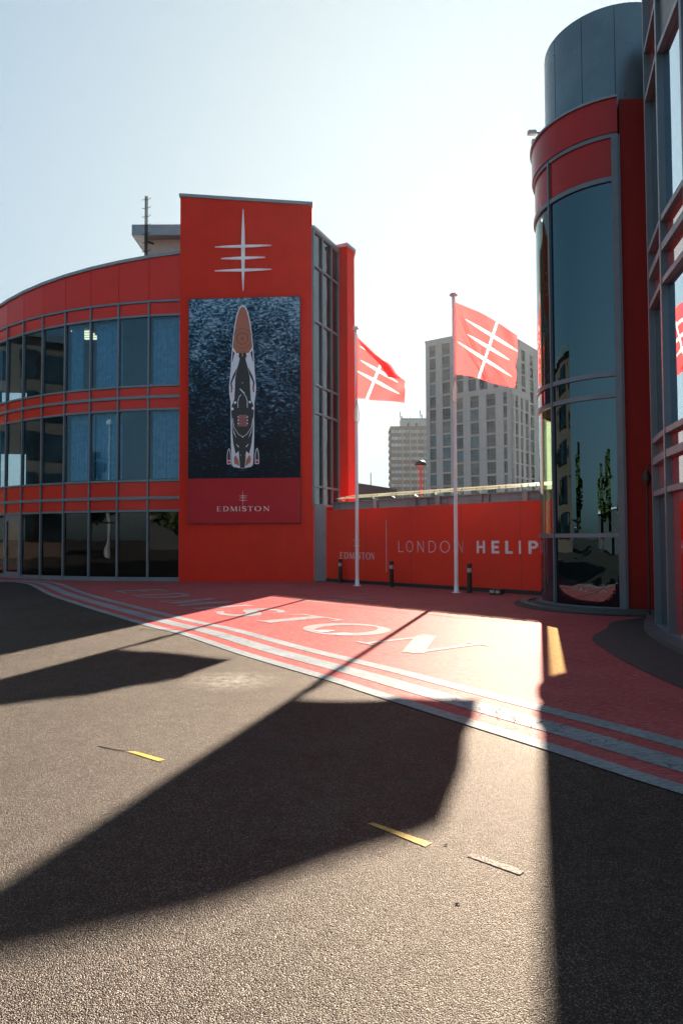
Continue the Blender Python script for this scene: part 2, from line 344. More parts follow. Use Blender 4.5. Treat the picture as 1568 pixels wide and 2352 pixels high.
m = MB(); idm = lambda a, b, l: Vector((a, b, .009+l*.0006))
for l, (a, b, w_) in enumerate([((688, 1383.6), (928, 1366.5), .09), ((662, 1374.4), (790, 1390.4), .1), ((716, 1372.4), (818, 1385.6), .1), ((742, 1368.9), (878, 1383.6), .1)]):
    p, q = G(*a), G(*b); spike(m, (p.x, p.y), (q.x, q.y), w_, idm, l)
m.build('ground_emblem', M['pale_text'], kind='structure')
for cs in (((290, 1725), (310, 1725), (377, 1744), (362, 1748)), ((841, 1893), (854, 1891), (988, 1938), (973, 1947))):
    q = [G(*c)+Vector((0, 0, .004)) for c in cs]; MB().quad(q[3], q[2], q[1], q[0]).build('yellow_dash', M['yellow'], kind='structure')
M['faint'] = roadpaint('worn_line_paint', (.13, .115, .10), 1, (.06, .052, .045), .6, w0=.42, w1=.56)
for a, b, w_ in (((1075, 1965), (1195, 2008), .05), ((225, 1710), (285, 1722), .04)):
    p, q = G(*a), G(*b); m = MB(); ribbon(m, [(p.x, p.y), (q.x, q.y)], w_, lambda a, b, l: Vector((a, b, .004)), 0); m.build('worn_line', M['faint'], kind='structure')
M['crack'] = paint('crack', (.012, .01, .01), 1, spec=0)
def crack(pts, w_):
    m = MB(); q = [G(*p) for p in pts]; out = []
    for a, b in zip(q, q[1:]):
        for k in range(8): c = a.lerp(b, k/8); out.append((c.x+random.uniform(-.012, .012), c.y+random.uniform(-.012, .012)))
    ribbon(m, out, [random.uniform(.3, 1)*w_ for _ in out], lambda a, b, l: Vector((a, b, .0115)), 0); m.build('ground_crack', M['crack'], kind='structure')
crack([(287, 1443), (370, 1446), (460, 1447)], .035); crack([(512, 1399), (560, 1400), (605, 1399)], .03)
crack([(592, 1378), (700, 1392), (800, 1395), (960, 1412)], .02); crack([(964, 1412), (1100, 1425), (1232, 1437)], .025)
for _ in range(46):   # fine crazing on the broad line
    i = random.randint(int(len(EC)*.63), int(len(EC)*.8)); p = offs(EC, random.uniform(.41, .64))[i]
    m = MB(); q = [(p.x, p.y)]; a = random.uniform(0, 6.28)
    for k in range(5): a += random.uniform(-.8, .8); q.append((q[-1][0]+.025*math.cos(a), q[-1][1]+.025*math.sin(a)))
    ribbon(m, q, [.002, .005, .004, .005, .004, .001], lambda a, b, l: Vector((a, b, .0105)), 0)
    if _ == 0: CR = m
    else: CR.add(m.v, m.f)
CR.build('paint_crazing', M['crack'], kind='structure')
M['red_chip'] = paint('bright_red_paint', (.55, .02, .01), .5)
for px, py in ((742, 1450.5), (786, 1457.5)):
    c = G(px, py); m = MB(); m.add([(c.x+.16*math.cos(q)*(1+.3*math.sin(3*q)), c.y+.13*math.sin(q), .0125) for q in [i*.349 for i in range(18)]], [tuple(range(18))]); m.build('red_patch', M['red_chip'], kind='structure')
# ---------------------------------------------------------------- office building (left): curved facade, red tower, glazed side, pier
B = thing('office_building', 'red curved office building with three glazed storeys and tall red tower carrying a poster', 'building', (-6, 26, 0))
FP = [Vector((-6.07, 25.69))]
hd = 7.0
for i in range(17):
    a = math.radians(hd); FP.append(FP[-1]+Vector((-math.cos(a), math.sin(a)))*1.262); hd += 4.75
def RZ(i): return H(576.8, 25.69) - .105*i if i else H(576.8, 25.69)
D0 = 25.69
TZ = [0.0, H(1333.6-7, D0), H(1170.9, D0), H(1141.6, D0), H(1101.5, D0), H(937, D0), H(908.5, D0), H(882.5, D0), H(720.6, D0), H(688, D0)]
frame = MB(); cop = MB(); slabs = MB(); back = MB(); seams = MB()
def nrm(p, q):
    t = (q-p).normalized(); n = Vector((t.y, -t.x)); return n if n.dot(Vector((p.x, p.y))) < 0 or True else -n
curt = {(2, 1): 1, (3, 1): 1, (2, 0): 0}
gl_n = 0
for i in range(17):
    p, q = FP[i], FP[i+1]; t = (q-p).normalized(); n = Vector((-t.y, t.x))
    if n.dot(p-Vector((-6, 45))) < 0: n = -n
    r0, r1 = RZ(i), RZ(i+1)
    # transoms
    for z, hh, dp in ((TZ[1], .07, .03), (TZ[2], .075, .035), (TZ[3], .11, .06), (TZ[4], .075, .035), (TZ[5], .075, .035), (TZ[6], .11, .06), (TZ[7], .075, .035), (TZ[8], .075, .035), (TZ[9], .08, .045)):
        frame.slab(p, q, z-hh/2, z+hh/2, n, -.06, dp)
    a = p+t*.033 if i else p-t*.02; 
    frame.slab(p-t*.03, p+t*.03, 0, TZ[9]+.035, n, -.08, .055)
    frame.slab(p+t*.04, q-t*.04, 0.0, .10, n, -.06, .05)
    # fascia + coping
    MB().slab(p+t*.008, q-t*.008, TZ[9]+.052, r0-.1, n, -.06, .03, TZ[9]+.052, r1-.1).build('fascia_panel', M['red_panel'], B)
    cop.slab(p, q, r0-.1, r0+.02, n, -.3, .09, r1-.1, r1+.02)
    for za, zb in ((TZ[2], TZ[3]), (TZ[3], TZ[4]), (TZ[5], TZ[6]), (TZ[6], TZ[7]), (TZ[8], TZ[9])):
        MB().slab(p+t*.037, q-t*.037, za+.051, zb-.051, n, -.07, -.012).build('spandrel_panel', M['red_panel'], B)
    for lv, (za, zb) in enumerate(((TZ[1] if i != 6 else 0.1, TZ[2]), (TZ[4], TZ[5]), (TZ[7], TZ[8]))):
        if lv == 0 and i == 6: continue
        wdw = MB().slab(p+t*.037, q-t*.037, za+.046, zb-.051, n, -.04, -.03).build('window', M['glass_low'] if lv == 0 else M['glass'], B)
    slabs.slab(p, q, TZ[3]-.3, TZ[4]-.02, n, -2.5, -.075); slabs.slab(p, q, TZ[5]+.05, TZ[7]-.02, n, -2.5, -.075); slabs.slab(p, q, TZ[8]+.05, TZ[9]+.2, n, -2.5, -.075)
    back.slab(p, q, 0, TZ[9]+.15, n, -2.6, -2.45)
    if i in (0, 2, 3, 8, 11, 13):
        for lv in (1, 2):
            za, zb = ((0, 0), (TZ[4], TZ[5]), (TZ[7], TZ[8]))[lv]; c_ = MB(); K = 40; w0 = .62 if (i, lv) == (3, 2) else .04; w1 = 1.2
            for k in range(K+1):
                s_ = w0+(w1-w0)*k/K; dd = -.28-.035*math.sin(k*1.3+lv)-.02*math.sin(k*.47+i)
                b = p+t*s_+n*dd; c_.v += [(b.x, b.y, za+.1), (b.x, b.y, zb-.06)]
            c_.f = [(2*k, 2*k+2, 2*k+3, 2*k+1) for k in range(K)]
            c_.build('curtain', M['curtain'], B, smooth=True)
frame.build('window_frame', M['alu'], B); cop.build('roof_coping', M['coping'], B)
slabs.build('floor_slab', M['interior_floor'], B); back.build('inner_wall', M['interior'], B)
# ceiling lights seen inside
M['lamp_on'], N_, L_ = nodes('ceiling_lamp'); N_['Principled BSDF'].inputs['Emission Color'].default_value = (1, .85, .5, 1); N_['Principled BSDF'].inputs['Emission Strength'].default_value = .45
lv = MB(); c = P(195, 760, 28.0)
for j in range(4): lv.box(c.x-.42+.05*j, c.x+.34+.05*j, c.y+j*.34-.3, c.y+j*.34-.14, TZ[8]-.02, TZ[8]+.01)
lv.build('ceiling_light', M['lamp_on'], B)
# door in bay 7
p, q = FP[6], FP[7]; t = (q-p).normalized(); n = Vector((-t.y, t.x)); n = n if n.y < 0 else -n
d_ = MB()
for a, b, za, zb in ((.05, .17, .1, 2.52), (1.06, 1.2, .1, 2.52), (.17, 1.06, 2.36, 2.52), (.17, 1.06, .1, .26)): d_.slab(p+t*a, p+t*b, za, zb, n, -.03, .05)
dr = d_.build('door', M['alu'], B)
MB().slab(p+t*.17, p+t*1.06, .26, 2.36, n, .005, .015).build('door_glass', M['glass_low'], dr)
MB().tube([tuple(p+t*1.12+n*.1)+(.9,), tuple(p+t*1.12+n*.1)+(1.3,)], .018).build('handle', M['steel'], dr)
MB().slab(p+t*.037, p+t*1.225, 2.53, TZ[2]-.051, n, -.05, .03).build('door_head', M['alu'], dr)
# tower
A = Vector((-6.05, 25.42)); C = Vector((-1.04, 25.1)); tt = (C-A).normalized(); tn = Vector((tt.y, -tt.x))
zl, zr = H(450, 25.4), H(472, 25.1)
Sd = Vector((-.10, 27.15)); Pc = Vector((.27, 26.9)); Pd = Vector((.56, 27.5)); sn = Vector(((Sd-C).y, -(Sd-C).x)).normalized()
def at_(k): return A+(C-A)*k
tw = MB(); tw.prism([A, C, C+Vector((0, .25)), A+Vector((0, .25))], 0, [zl, zr, zr, zl]); tw.prism([A+Vector((0, .253)), A+Vector((.25, .253)), A+Vector((.25, 9)), A+Vector((0, 9))], 0, zl)
tw.build('tower_wall', M['red_wall'], B)
MB().prism([A-tt*.04+tn*.05, C+tt*.04+tn*.05, C+tt*.04+Vector((0, .3)), A-tt*.04+Vector((0, .3))], [zl+.002, zr+.002, zr+.002, zl+.002], [zl+.12, zr+.12, zr+.12, zl+.12]).build('tower_coping', M['coping'], B)
# glazed side
sg = MB(); ts = (Sd-C).normalized(); Ls = (Sd-C).length; zt = H(527, 25.1)
C2 = C+ts*.02
ks = [0, .33, .70, 1.0]; zs = [2.84]+[zt+(-.0)-x for x in ()]
lev = [2.84, H(1116, 25.1), H(946, 25.1), H(881, 25.1), H(734, 25.1), H(606.5, 25.1), zt]
for k in ks: c = C2+ts*(Ls-.05)*k; sg.slab(c-ts*.03, c+ts*.03, 2.84, zt, sn, -.06, .06)
for z in lev: sg.slab(C2, Sd, z-.035, z+.035, sn, -.05, .04)
sg.build('side_window_frame', M['alu'], B)
for j in range(3):
    for z0, z1 in zip(lev, lev[1:]):
        a = C2+ts*(Ls*ks[j]+.03); b = C2+ts*(Ls*ks[j+1]-.03)
        MB().slab(a, b, z0+.036, z1-.036, sn, -.03, -.02).build('side_window', M['side_glass'], B)
MB().slab(C-ts*.02, Sd, zt+.036, zt+.16, sn, -.3, .07).build('side_coping', M['coping'], B)
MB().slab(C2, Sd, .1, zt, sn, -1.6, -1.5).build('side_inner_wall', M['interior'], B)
pz = H(566, 26.9)
e_ = Vector((.55, 34)); MB().prism([Sd+Vector((-.1, .02)), Pc, Pd, Vector((.5, 28.2)), Vector((-.1, 28.2))], 0, pz).build('pier', M['red_wall'], B)
MB().prism([Sd+Vector((-.16, -.06)), Pc+Vector((0, -.07)), Pd+Vector((.07, 0)), Vector((.56, 28.25)), Vector((-.16, 28.25))], pz+.002, pz+.13).build('pier_coping', M['coping'], B)
# body and roofs behind
bk = MB()
arc_in = [FP[i]+Vector((0.02, .3)) for i in range(17)]
bk.prism([Vector((-1.3, 27.6)), Vector((.45, 28.25)), Vector((.55, 34)), Vector((-5.7, 36)), Vector((-5.7, 27.6))], 0, 12.6)
bk.build('rear_block', M['red_wall'], B)
ra = MB()
pts = [Vector((-5.8, 26.1))]+[FP[i]+Vector((.25, .35)) for i in range(1, 17)]+[Vector((-16, 40)), Vector((-5.8, 40))]
ra.prism(list(reversed(pts)), 11.0, 11.15); ra.build('roof', M['grey_steel'], B)
MB().prism([Vector((-5.9, 40)), Vector((-5.9, 40.2)), Vector((-18, 40.2)), Vector((-18, 40))], 0, 11.2).build('rear_wall', M['red_wall'], B)
# emblem on tower
def towermap(off):
    return lambda a, b, l: Vector((at_(0).x+tt.x*a+tn.x*(off+l*.004), at_(0).y+tt.y*a+tn.y*(off+l*.004), b))
def solid_spike(m, a, b, w_, off, th):
    n = 14; f = towermap(0)
    pts = [(a[0]+(b[0]-a[0])*i/n, a[1]+(b[1]-a[1])*i/n) for i in range(n+1)]; dx, dy = b[0]-a[0], b[1]-a[1]; l = math.hypot(dx, dy); nx, ny = -dy/l, dx/l
    wd = [w_*(1-abs(2*i/n-1)**1.7)/2+.012 for i in range(n+1)]
    def fp(x, y, o): return Vector((A.x+tt.x*x+tn.x*o, A.y+tt.y*x+tn.y*o, y))
    vs = []
    for p_, h in zip(pts, wd):
        for s1, o in ((-1, off), (1, off), (1, off+th), (-1, off+th)): vs.append(fp(p_[0]+nx*h*s1, p_[1]+ny*h*s1, o))
    fs = [(0, 3, 2, 1), (4*n, 4*n+1, 4*n+2, 4*n+3)]
    for i in range(n):
        for k in range(4): fs.append((4*i+k, 4*i+(k+1) % 4, 4*i+4+(k+1) % 4, 4*i+4+k))
    m.add(vs, fs)
def wx(px): # distance along tower face of a photo column
    lo, hi = 0, 5
    for _ in range(40):
        mid = (lo+hi)/2; c = A+tt*mid
        if c.x/c.y < (px-784)/F: lo = mid
        else: hi = mid
    return lo
ez = lambda py: H(py, 25.25)
ex = wx(563)*1.0-.08
EM = thing('wall_emblem', 'large white emblem of one upright and three crossbars on top of red tower', 'emblem', (A.x+ex, 25.1, 10.7))
m = MB(); solid_spike(m, (ex, ez(667.5)), (ex, ez(481)), .11, .03, .05); m.build('upright_bar', M['logo_white'], EM)
for k, (py, hl) in enumerate(((566, 1.07), (593, .83), (620.7, 1.07))):
    m = MB(); solid_spike(m, (ex-hl, ez(py)), (ex+hl, ez(py)), .08, .034+.001*k, .05); m.build('crossbar', M['logo_white'], EM)
# ---------------------------------------------------------------- poster
def pmat_sea():
    m, N, L = nodes('printed_sea'); b = N['Principled BSDF']
    v = coords(N, L, (1, 1, 1)); v2 = coords(N, L, (1, 1, 1.9))
    dist = N.new('ShaderNodeVectorMath'); dist.operation = 'ADD'; L.new(v2, dist.inputs[0])
    nn = N.new('ShaderNodeTexNoise'); nn.inputs['Scale'].default_value = 1.3; nn.inputs['Detail'].default_value = 3; L.new(v, nn.inputs['Vector'])
    sc = N.new('ShaderNodeVectorMath'); sc.operation = 'SCALE'; sc.inputs['Scale'].default_value = .9; L.new(nn.outputs['Color'], sc.inputs[0]); L.new(sc.outputs[0], dist.inputs[1])
    w1 = noise(N, L, dist.outputs[0], 7.5, 5, .58); w2 = noise(N, L, v, 1.1, 3)
    t = N.new('ShaderNodeTexCoord'); sp = N.new('ShaderNodeSeparateXYZ'); L.new(t.outputs['Object'], sp.inputs[0])
    mr = N.new('ShaderNodeMapRange'); L.new(sp.outputs['Z'], mr.inputs[0]); mr.inputs[1].default_value = 4.6; mr.inputs[2].default_value = 10.6; mr.inputs[3].default_value = -.16; mr.inputs[4].default_value = .13
    s1 = N.new('ShaderNodeMath'); s1.operation = 'ADD'; L.new(w1, s1.inputs[0]); L.new(mr.outputs[0], s1.inputs[1])
    s2 = N.new('ShaderNodeMath'); s2.operation = 'MULTIPLY_ADD'; L.new(w2, s2.inputs[0]); s2.inputs[1].default_value = .35; L.new(s1.outputs[0], s2.inputs[2])
    c = ramp(N, L, s2.outputs[0], [(.55, (.004, .012, .022)), (.68, (.010, .045, .085)), (.77, (.05, .17, .27)), (.9, (.30, .50, .64))])
    L.new(c, b.inputs['Base Color']); b.inputs['Roughness'].default_value = .6; b.inputs['Specular IOR Level'].default_value = .12; return m
M['sea'] = pmat_sea()
M['poster_red'] = paint('poster_red', (.50, .022, .035), .6, var=.03, spec=.1)
M['teak'] = paint('teak_deck', (.42, .15, .08), .5, var=.1, nsc=30)
M['hull'] = paint('hull_white', (.72, .82, .9), .5, var=.05)
M['yblack'] = paint('deck_black', (.012, .013, .016), .4)
M['yline'] = paint('deck_line', (.16, .06, .05), .5)
M['seat'] = paint('deck_rose', (.3, .12, .12), .6, var=.4, nsc=18)
xl, xr = wx(434), wx(690); zt_, zm_, zb_ = H(686.5, 25.3), H(1098, 25.25), H(1200.5, 25.25)
PO = thing('billboard', 'tall poster of a yacht seen from above on dark sea with red lower band', 'billboard', (A.x+(xl+xr)/2, 25.2, zb_))
def fb(x0, x1, z0, z1, o0, o1):
    a, b = A+tt*x0, A+tt*x1; return MB().slab(a, b, z0, z1, tn, o0, o1)
fb(xl-.02, xr+.02, zb_-.02, zt_+.02, .0, .10).build('poster_frame', M['black'], PO)
fb(xl, xr, zm_, zt_, .10, .11).build('sea_print', M['sea'], PO)
fb(xl, xr, zb_, zm_-.002, .10, .11).build('red_band', M['poster_red'], PO)
def pm(x, y, lvl):      # poster picture coordinates -> wall
    a = xl+(x-30)/1105*(xr-xl); z = zt_-(y-52)/(2278-52)*(zt_-zb_)
    c = A+tt*a+tn*(.112+lvl*.0022); return (c.x, c.y, z)
def poly(pts, lvl, sym=True, cx=568):   # left outline mirrored to a closed shape, as quads strip
    m = MB(); vs = []
    for x, y in pts: vs.append(pm(x, y, lvl)); vs.append(pm(2*cx-x, y, lvl))
    m.add(vs, [(2*i+1, 2*i, 2*i+2, 2*i+3) for i in range(len(pts)-1)]); return m
def shape(pts, lvl): m = MB(); m.add([pm(x, y, lvl) for x, y in pts], [tuple(range(len(pts)))]); return m
mir = lambda pts: [(1136-x, y) for x, y in pts]
hull = [(566, 125), (548, 133), (530, 155), (508, 215), (490, 300), (475, 410), (466, 520), (456, 640), (450, 760), (440, 870), (434, 940), (438, 1020), (450, 1090), (452, 1250), (452, 1400), (456, 1560), (462, 1705), (480, 1728), (545, 1740), (568, 1742)]
hm = poly(hull, 0); h1 = hm.build('yacht_hull', M['hull'], PO)
poly([(566, 140), (550, 148), (534, 172), (514, 235), (498, 320), (484, 420), (475, 500), (472, 545), (508, 603), (566, 575)], 1).build('fore_deck', M['teak'], h1)
blk = MB()
for sh in ([(470, 575), (500, 615), (470, 690), (463, 690)], [(528, 640), (535, 590), (562, 575), (562, 640), (540, 655)]):
    for q_ in (sh, mir(sh)): t_ = shape(q_, 1); blk.add(t_.v, t_.f)
t_ = poly([(566, 632), (540, 650), (530, 700), (512, 760), (505, 800), (495, 850), (492, 960), (486, 1060), (462, 1120), (456, 1190), (462, 1260), (478, 1360), (500, 1420), (520, 1480), (530, 1560), (536, 1640), (545, 1738), (568, 1738)], 1); blk.add(t_.v, t_.f)
for sh in ([(512, 745), (470, 830), (447, 900), (452, 935), (470, 880), (500, 815)], [(452, 925), (462, 905), (470, 950), (462, 995), (452, 990)], [(462, 1280), (480, 1390), (520, 1470), (545, 1560), (500, 1600), (478, 1500), (466, 1390)]):
    for q_ in (sh, mir(sh)): t_ = shape(q_, 2); blk.add(t_.v, t_.f)
blk.build('dark_superstructure', M['yblack'], h1)
wh = MB()
for sh in ([(488, 605), (505, 610), (480, 720), (468, 780), (465, 700)], [(455, 1500), (470, 1500), (500, 1610), (478, 1600)], [(507, 1500), (535, 1530), (530, 1537), (512, 1515)]):
    for q_ in (sh, mir(sh)): t_ = shape(q_, 3); wh.add(t_.v, t_.f)
def pdisc(cx, cy, r, lvl, r2=0, n=20, a0=0, a1=360):
    m = MB()
    for i in range(n):
        q0, q1 = math.radians(a0+(a1-a0)*i/n), math.radians(a0+(a1-a0)*(i+1)/n)
        m.add([pm(cx+r2*math.cos(q0), cy+r2*math.sin(q0), lvl), pm(cx+r*math.cos(q0), cy+r*math.sin(q0), lvl), pm(cx+r*math.cos(q1), cy+r*math.sin(q1), lvl), pm(cx+r2*math.cos(q1), cy+r2*math.sin(q1), lvl)], [(0, 1, 2, 3)])
    return m
for x, y, r in ((495, 1093, 13), (643, 1090, 13), (467, 1155, 14), (673, 1152, 14), (567, 899, 4), (571, 1438, 5), (550, 1612, 4), (596, 1612, 4)): t_ = pdisc(x, y, r, 3); wh.add(t_.v, t_.f)
pr_ = lambda a, b, l: pm(a, b, l)
ribbon(wh, arcpts(570, 1090, 47, 75, 150, 390, 20), 6, lambda a, b, l: pm(a, 2180-b, 3), 3) if False else None
ribbon(wh, [(524, 1145), (522, 1080), (535, 1035), (555, 1015)], 6, pr_, 3); ribbon(wh, [(616, 1145), (616, 1080), (603, 1035), (585, 1015)], 6, pr_, 3)
ribbon(wh, [(542, 958), (590, 1008)], 11, pr_, 4)
ribbon(wh, [(470, 1245), (486, 1340), (530, 1408), (570, 1432), (612, 1408), (656, 1340), (672, 1245)], 5, pr_, 3)
ribbon(wh, [(478, 1560), (466, 1690), (500, 1722), (545, 1732)], 5, pr_, 4); ribbon(wh, [(662, 1560), (672, 1690), (640, 1722), (598, 1732)], 5, pr_, 4)
for x, y in ((520, 1230), (520, 1262), (520, 1294), (612, 1232), (612, 1264), (612, 1296), (505, 1700), (518, 1712), (622, 1700), (634, 1690)): t_ = shape([(x, y), (x+12, y), (x+12, y+12), (x, y+12)], 5); wh.add(t_.v, t_.f)
wh.build('white_trim', M['hull'], h1)
for nm_, sh in (('aft_deck', [(500, 1610), (530, 1660), (540, 1720), (490, 1700), (484, 1640)]), ('aft_deck', mir([(500, 1610), (530, 1660), (540, 1720), (490, 1700), (484, 1640)])), ('bow_step', [(556, 575), (576, 575), (574, 640), (562, 640)]), ('side_deck', [(452, 940), (462, 930), (464, 985), (455, 975)]), ('side_deck', mir([(452, 940), (462, 930), (464, 985), (455, 975)]))): shape(sh, 3).build(nm_, M['teak'], h1)
shape([(525, 1215), (615, 1215), (620, 1330), (520, 1330)], 3).build('seating', M['seat'], h1)
ln = pdisc(565, 458, 60, 3, 52, 30); t_ = pdisc(565, 458, 100, 3, 95, 30, 200, 340); ln.add(t_.v, t_.f); t_ = pdisc(565, 458, 100, 3, 95, 30, 30, 150); ln.add(t_.v, t_.f)
for a, b in (((546, 447), (584, 447)), ((546, 468), (584, 468)), ((565, 447), (565, 468))): ribbon(ln, [a, b], 6, pr_, 3+(a[0] == 565)*.5)
ln.build('landing_circle', M['yline'], h1)
for cx in (434, 712):
    b1 = MB(); vs = []
    for x, y in ((0, 1540), (-12, 1565), (-20, 1610), (-20, 1700), (0, 1702)): vs += [pm(cx+x, y, 1), pm(cx-x, y, 1)]
    b1.add(vs, [(2*i+1, 2*i, 2*i+2, 2*i+3) for i in range(4)]); tb = b1.build('tender_boat', M['hull'], PO)
    b2 = MB(); vs = []
    for x, y in ((0, 1552), (-9, 1580), (-14, 1615), (-14, 1660), (0, 1660)): vs += [pm(cx+x, y, 2), pm(cx-x, y, 2)]
    b2.add(vs, [(2*i+1, 2*i, 2*i+2, 2*i+3) for i in range(4)]); b2.build('tender_deck', M['yblack'], tb)
    shape([(cx-14, 1668), (cx+14, 1668), (cx+14, 1695), (cx-14, 1695)], 2).build('tender_seat', M['red_chip'], tb)
lg = MB(); sx = lambda a, b, l: pm(a, b, l)
spike(lg, (573, 1955), (573, 2115), 4, sx, 1)
for k, (x0, x1, y) in enumerate(((528, 622, 2013), (537, 613, 2032), (530, 622, 2056))): spike(lg, (x0, y), (x1, y), 4.5, sx, 2+k*.3)
xs = [(315, 358), (378, 432), (448, 520), (535, 548), (565, 605), (622, 672), (690, 752), (775, 835)]
for ch, (a0, a1) in zip('EDMISTON', xs):
    W, st = SER(ch); k = (a1-a0)/W; glyph(lg, st, lambda a, b, l: pm(a0+a*k, 2162-b*47, 1+l*.3))
lg.build('poster_lettering', M['logo_white'], PO)
# ---------------------------------------------------------------- grey door panel, red hoarding wall with steel beam
GD = thing('metal_gate_panel', 'tall narrow blue grey metal panel between the red tower and red wall', 'panel', (-.8, 25.25, 0))
Wl = Vector((-.55, 25.3)); Wr = Vector((5.43, 18.9)); wt = (Wr-Wl).normalized(); wn_ = Vector((wt.y, -wt.x))
MB().prism([C+Vector((.03, .0)), Wl+Vector((-.02, -.02)), Wl+Vector((-.02, .08)), C+Vector((.03, .1))], .02, 2.84).build('panel', M['door_grey'], GD, bevel=.01)
MB().prism([C+Vector((.03, -.02)), C+Vector((.08, -.02)), C+Vector((.08, -.002)), C+Vector((.03, -.002))], .0, 2.85).build('frame', M['alu'], GD)
HW = thing('red_wall', 'long red boundary wall with white lettering under a grey steel beam', 'wall', (2.4, 22, 0))
Wr2 = Wl+wt*10.0
MB().slab(Wl, Wr2, .12, 2.63, wn_, -.12, 0).build('wall_panel', M['red_hoard'], HW)
MB().slab(Wl, Wr2, 0, .115, wn_, -.11, .05).build('wall_base', M['dark_ring'], HW)
def wally(px):
    r = (px-784)/F; t = (r*Wl.y-Wl.x)/(wt.x-r*wt.y); return t
def wm(a, b, l): c = Wl+wt*a+wn_*(.004+l*.001); return Vector((c.x, c.y, b))
D6 = lambda x: 708+.357*x
lt = MB()
for ch, x0, x1 in (('L', 578, 610), ('O', 627, 672), ('N', 700, 740), ('D', 772, 818), ('O', 845, 907), ('N', 958, 990)):
    t0, t1 = wally(D6(x0)), wally(D6(x1)); W, st = SAN(ch, .06); k = (t1-t0)/W; glyph(lt, st, lambda a, b, l: wm(t0+a*k, 1.135+b*.365, l))
for ch, x0, x1 in (('H', 1080, 1133), ('E', 1175, 1225), ('L', 1263, 1312), ('I', 1350, 1363), ('P', 1412, 1475)):
    t0, t1 = wally(D6(x0)), wally(D6(x1)); W, st = SAN(ch, .19); k = (t1-t0)/W; glyph(lt, st, lambda a, b, l: wm(t0+a*k, 1.135+b*.37, l))
t0, t1 = wally(D6(203)), wally(D6(425)); tot = 425-203
xe = [(0, .10), (.125, .25), (.275, .43), (.455, .48), (.51, .60), (.625, .74), (.76, .88), (.90, 1)]
for ch, (a0, a1) in zip('EDMISTON', xe):
    W, st = SER(ch); k = (a1-a0)*(t1-t0)/W; glyph(lt, st, lambda a, b, l: wm(t0+a0*(t1-t0)+a*k, .86+b*.235, l))
tc = (t0+t1)/2; spike(lt, (tc, 1.2), (tc, 1.75), .03, wm, 0)
for k, (hw, z) in enumerate(((.2, 1.53), (.16, 1.43), (.2, 1.33))): spike(lt, (tc-hw, z), (tc+hw, z), .03, wm, 1+k)
tl = wally(D6(500)); ribbon(lt, [(tl, .45), (tl, 2.22)], .022, wm, 0)
lt.build('wall_lettering', M['letters'], HW)
# beam (I-section) standing just behind the wall top
sm_ = MB()
for k in range(1, 5): c = Wl+wt*2.05*k; sm_.slab(c, c+wt*.012, .125, 2.625, wn_, -.001, .0015)
sm_.build('panel_joints', M['red_dark'], HW)
BM = thing('steel_beam', 'grey riveted steel beam running along the top of the red wall', 'beam', (2.4, 22.3, 2.63))
bo = -.30
bmsh = MB(); Wb = Wl+wt*10.4
bmsh.slab(Wl, Wb, 2.60, 2.632, wn_, bo-.14, bo+.08); bmsh.slab(Wl, Wb, 2.632, 2.90, wn_, bo-.05, bo-.02); bmsh.slab(Wl, Wb, 2.90, 2.93, wn_, bo-.14, bo+.08)
for px in (806, 942, 968, 1094, 1110, 1240): c = Wl+wt*wally(px); bmsh.slab(c, c+wt*.02, 2.633, 2.899, wn_, bo-.018, bo+.07)
bmsh.build('beam_web', M['grey_steel'], BM)
for px in (765, 838, 862, 980, 1008, 1180, 1208):
    a = wally(px); c = Wl+wt*(a-.09); pmh = MB().slab(c, c+wt*.2, 2.66, 2.87, wn_, bo-.017, bo+.0); pl_ = pmh.build('bolted_plate', M['grey_steel'], BM)
    bb = MB()
    for u in (.05, .15):
        for z in (2.71, 2.82): q_ = c+wt*u+wn_*(bo+.002); bb.slab(q_-wt*.014, q_+wt*.014, z-.014, z+.014, wn_, 0, .012)
    bb.build('bolts', M['bolt'], pl_)
for px in (849.5, 993, 1194):
    c = Wl+wt*wally(px)+wn_*(bo+.02); MB().lathe([(.10, 2.56), (.10, 2.98)], (c.x, c.y, 0), 20).build('column', M['grey_steel'], BM, smooth=False)
# glass canopy
GC = thing('glass_canopy', 'pale green glass canopy strip bolted above the grey steel beam', 'canopy', (2.4, 22.4, 3.0))
M['canopy'] , N_, L_ = nodes('frosted_green_glass'); N_.remove(N_['Principled BSDF'])
a_ = N_.new('ShaderNodeBsdfTranslucent'); a_.inputs[0].default_value = (.55, .72, .58, 1); b_ = N_.new('ShaderNodeBsdfGlossy'); b_.inputs['Roughness'].default_value = .15; c_ = N_.new('ShaderNodeBsdfTransparent'); c_.inputs[0].default_value = (.85, .95, .85, 1)
mx = N_.new('ShaderNodeMixShader'); mx.inputs[0].default_value = .12; L_.new(a_.outputs[0], mx.inputs[1]); L_.new(b_.outputs[0], mx.inputs[2])
mx2 = N_.new('ShaderNodeMixShader'); mx2.inputs[0].default_value = .45; L_.new(mx.outputs[0], mx2.inputs[1]); L_.new(c_.outputs[0], mx2.inputs[2]); L_.new(mx2.outputs[0], N_['Material Output'].inputs[0])
edges_px = [762, 850, 993, 1194]
ts_ = [wally(e)+.0 for e in edges_px]+[wally(1194)+2.2]
for a, b in zip(ts_, ts_[1:]):
    p0 = Wl+wt*(a+.01); p1 = Wl+wt*(b-.01); m = MB()
    f0 = p0+wn_*(bo+.12); f1 = p1+wn_*(bo+.12); g0 = p0+wn_*(bo-.75); g1 = p1+wn_*(bo-.75)
    m.hexa([(*f0, 3.04), (*f1, 3.04), (*g1, 3.20), (*g0, 3.20)], [(*f0, 3.055), (*f1, 3.055), (*g1, 3.215), (*g0, 3.215)])
    m.build('glass_pane', M['canopy'], GC)
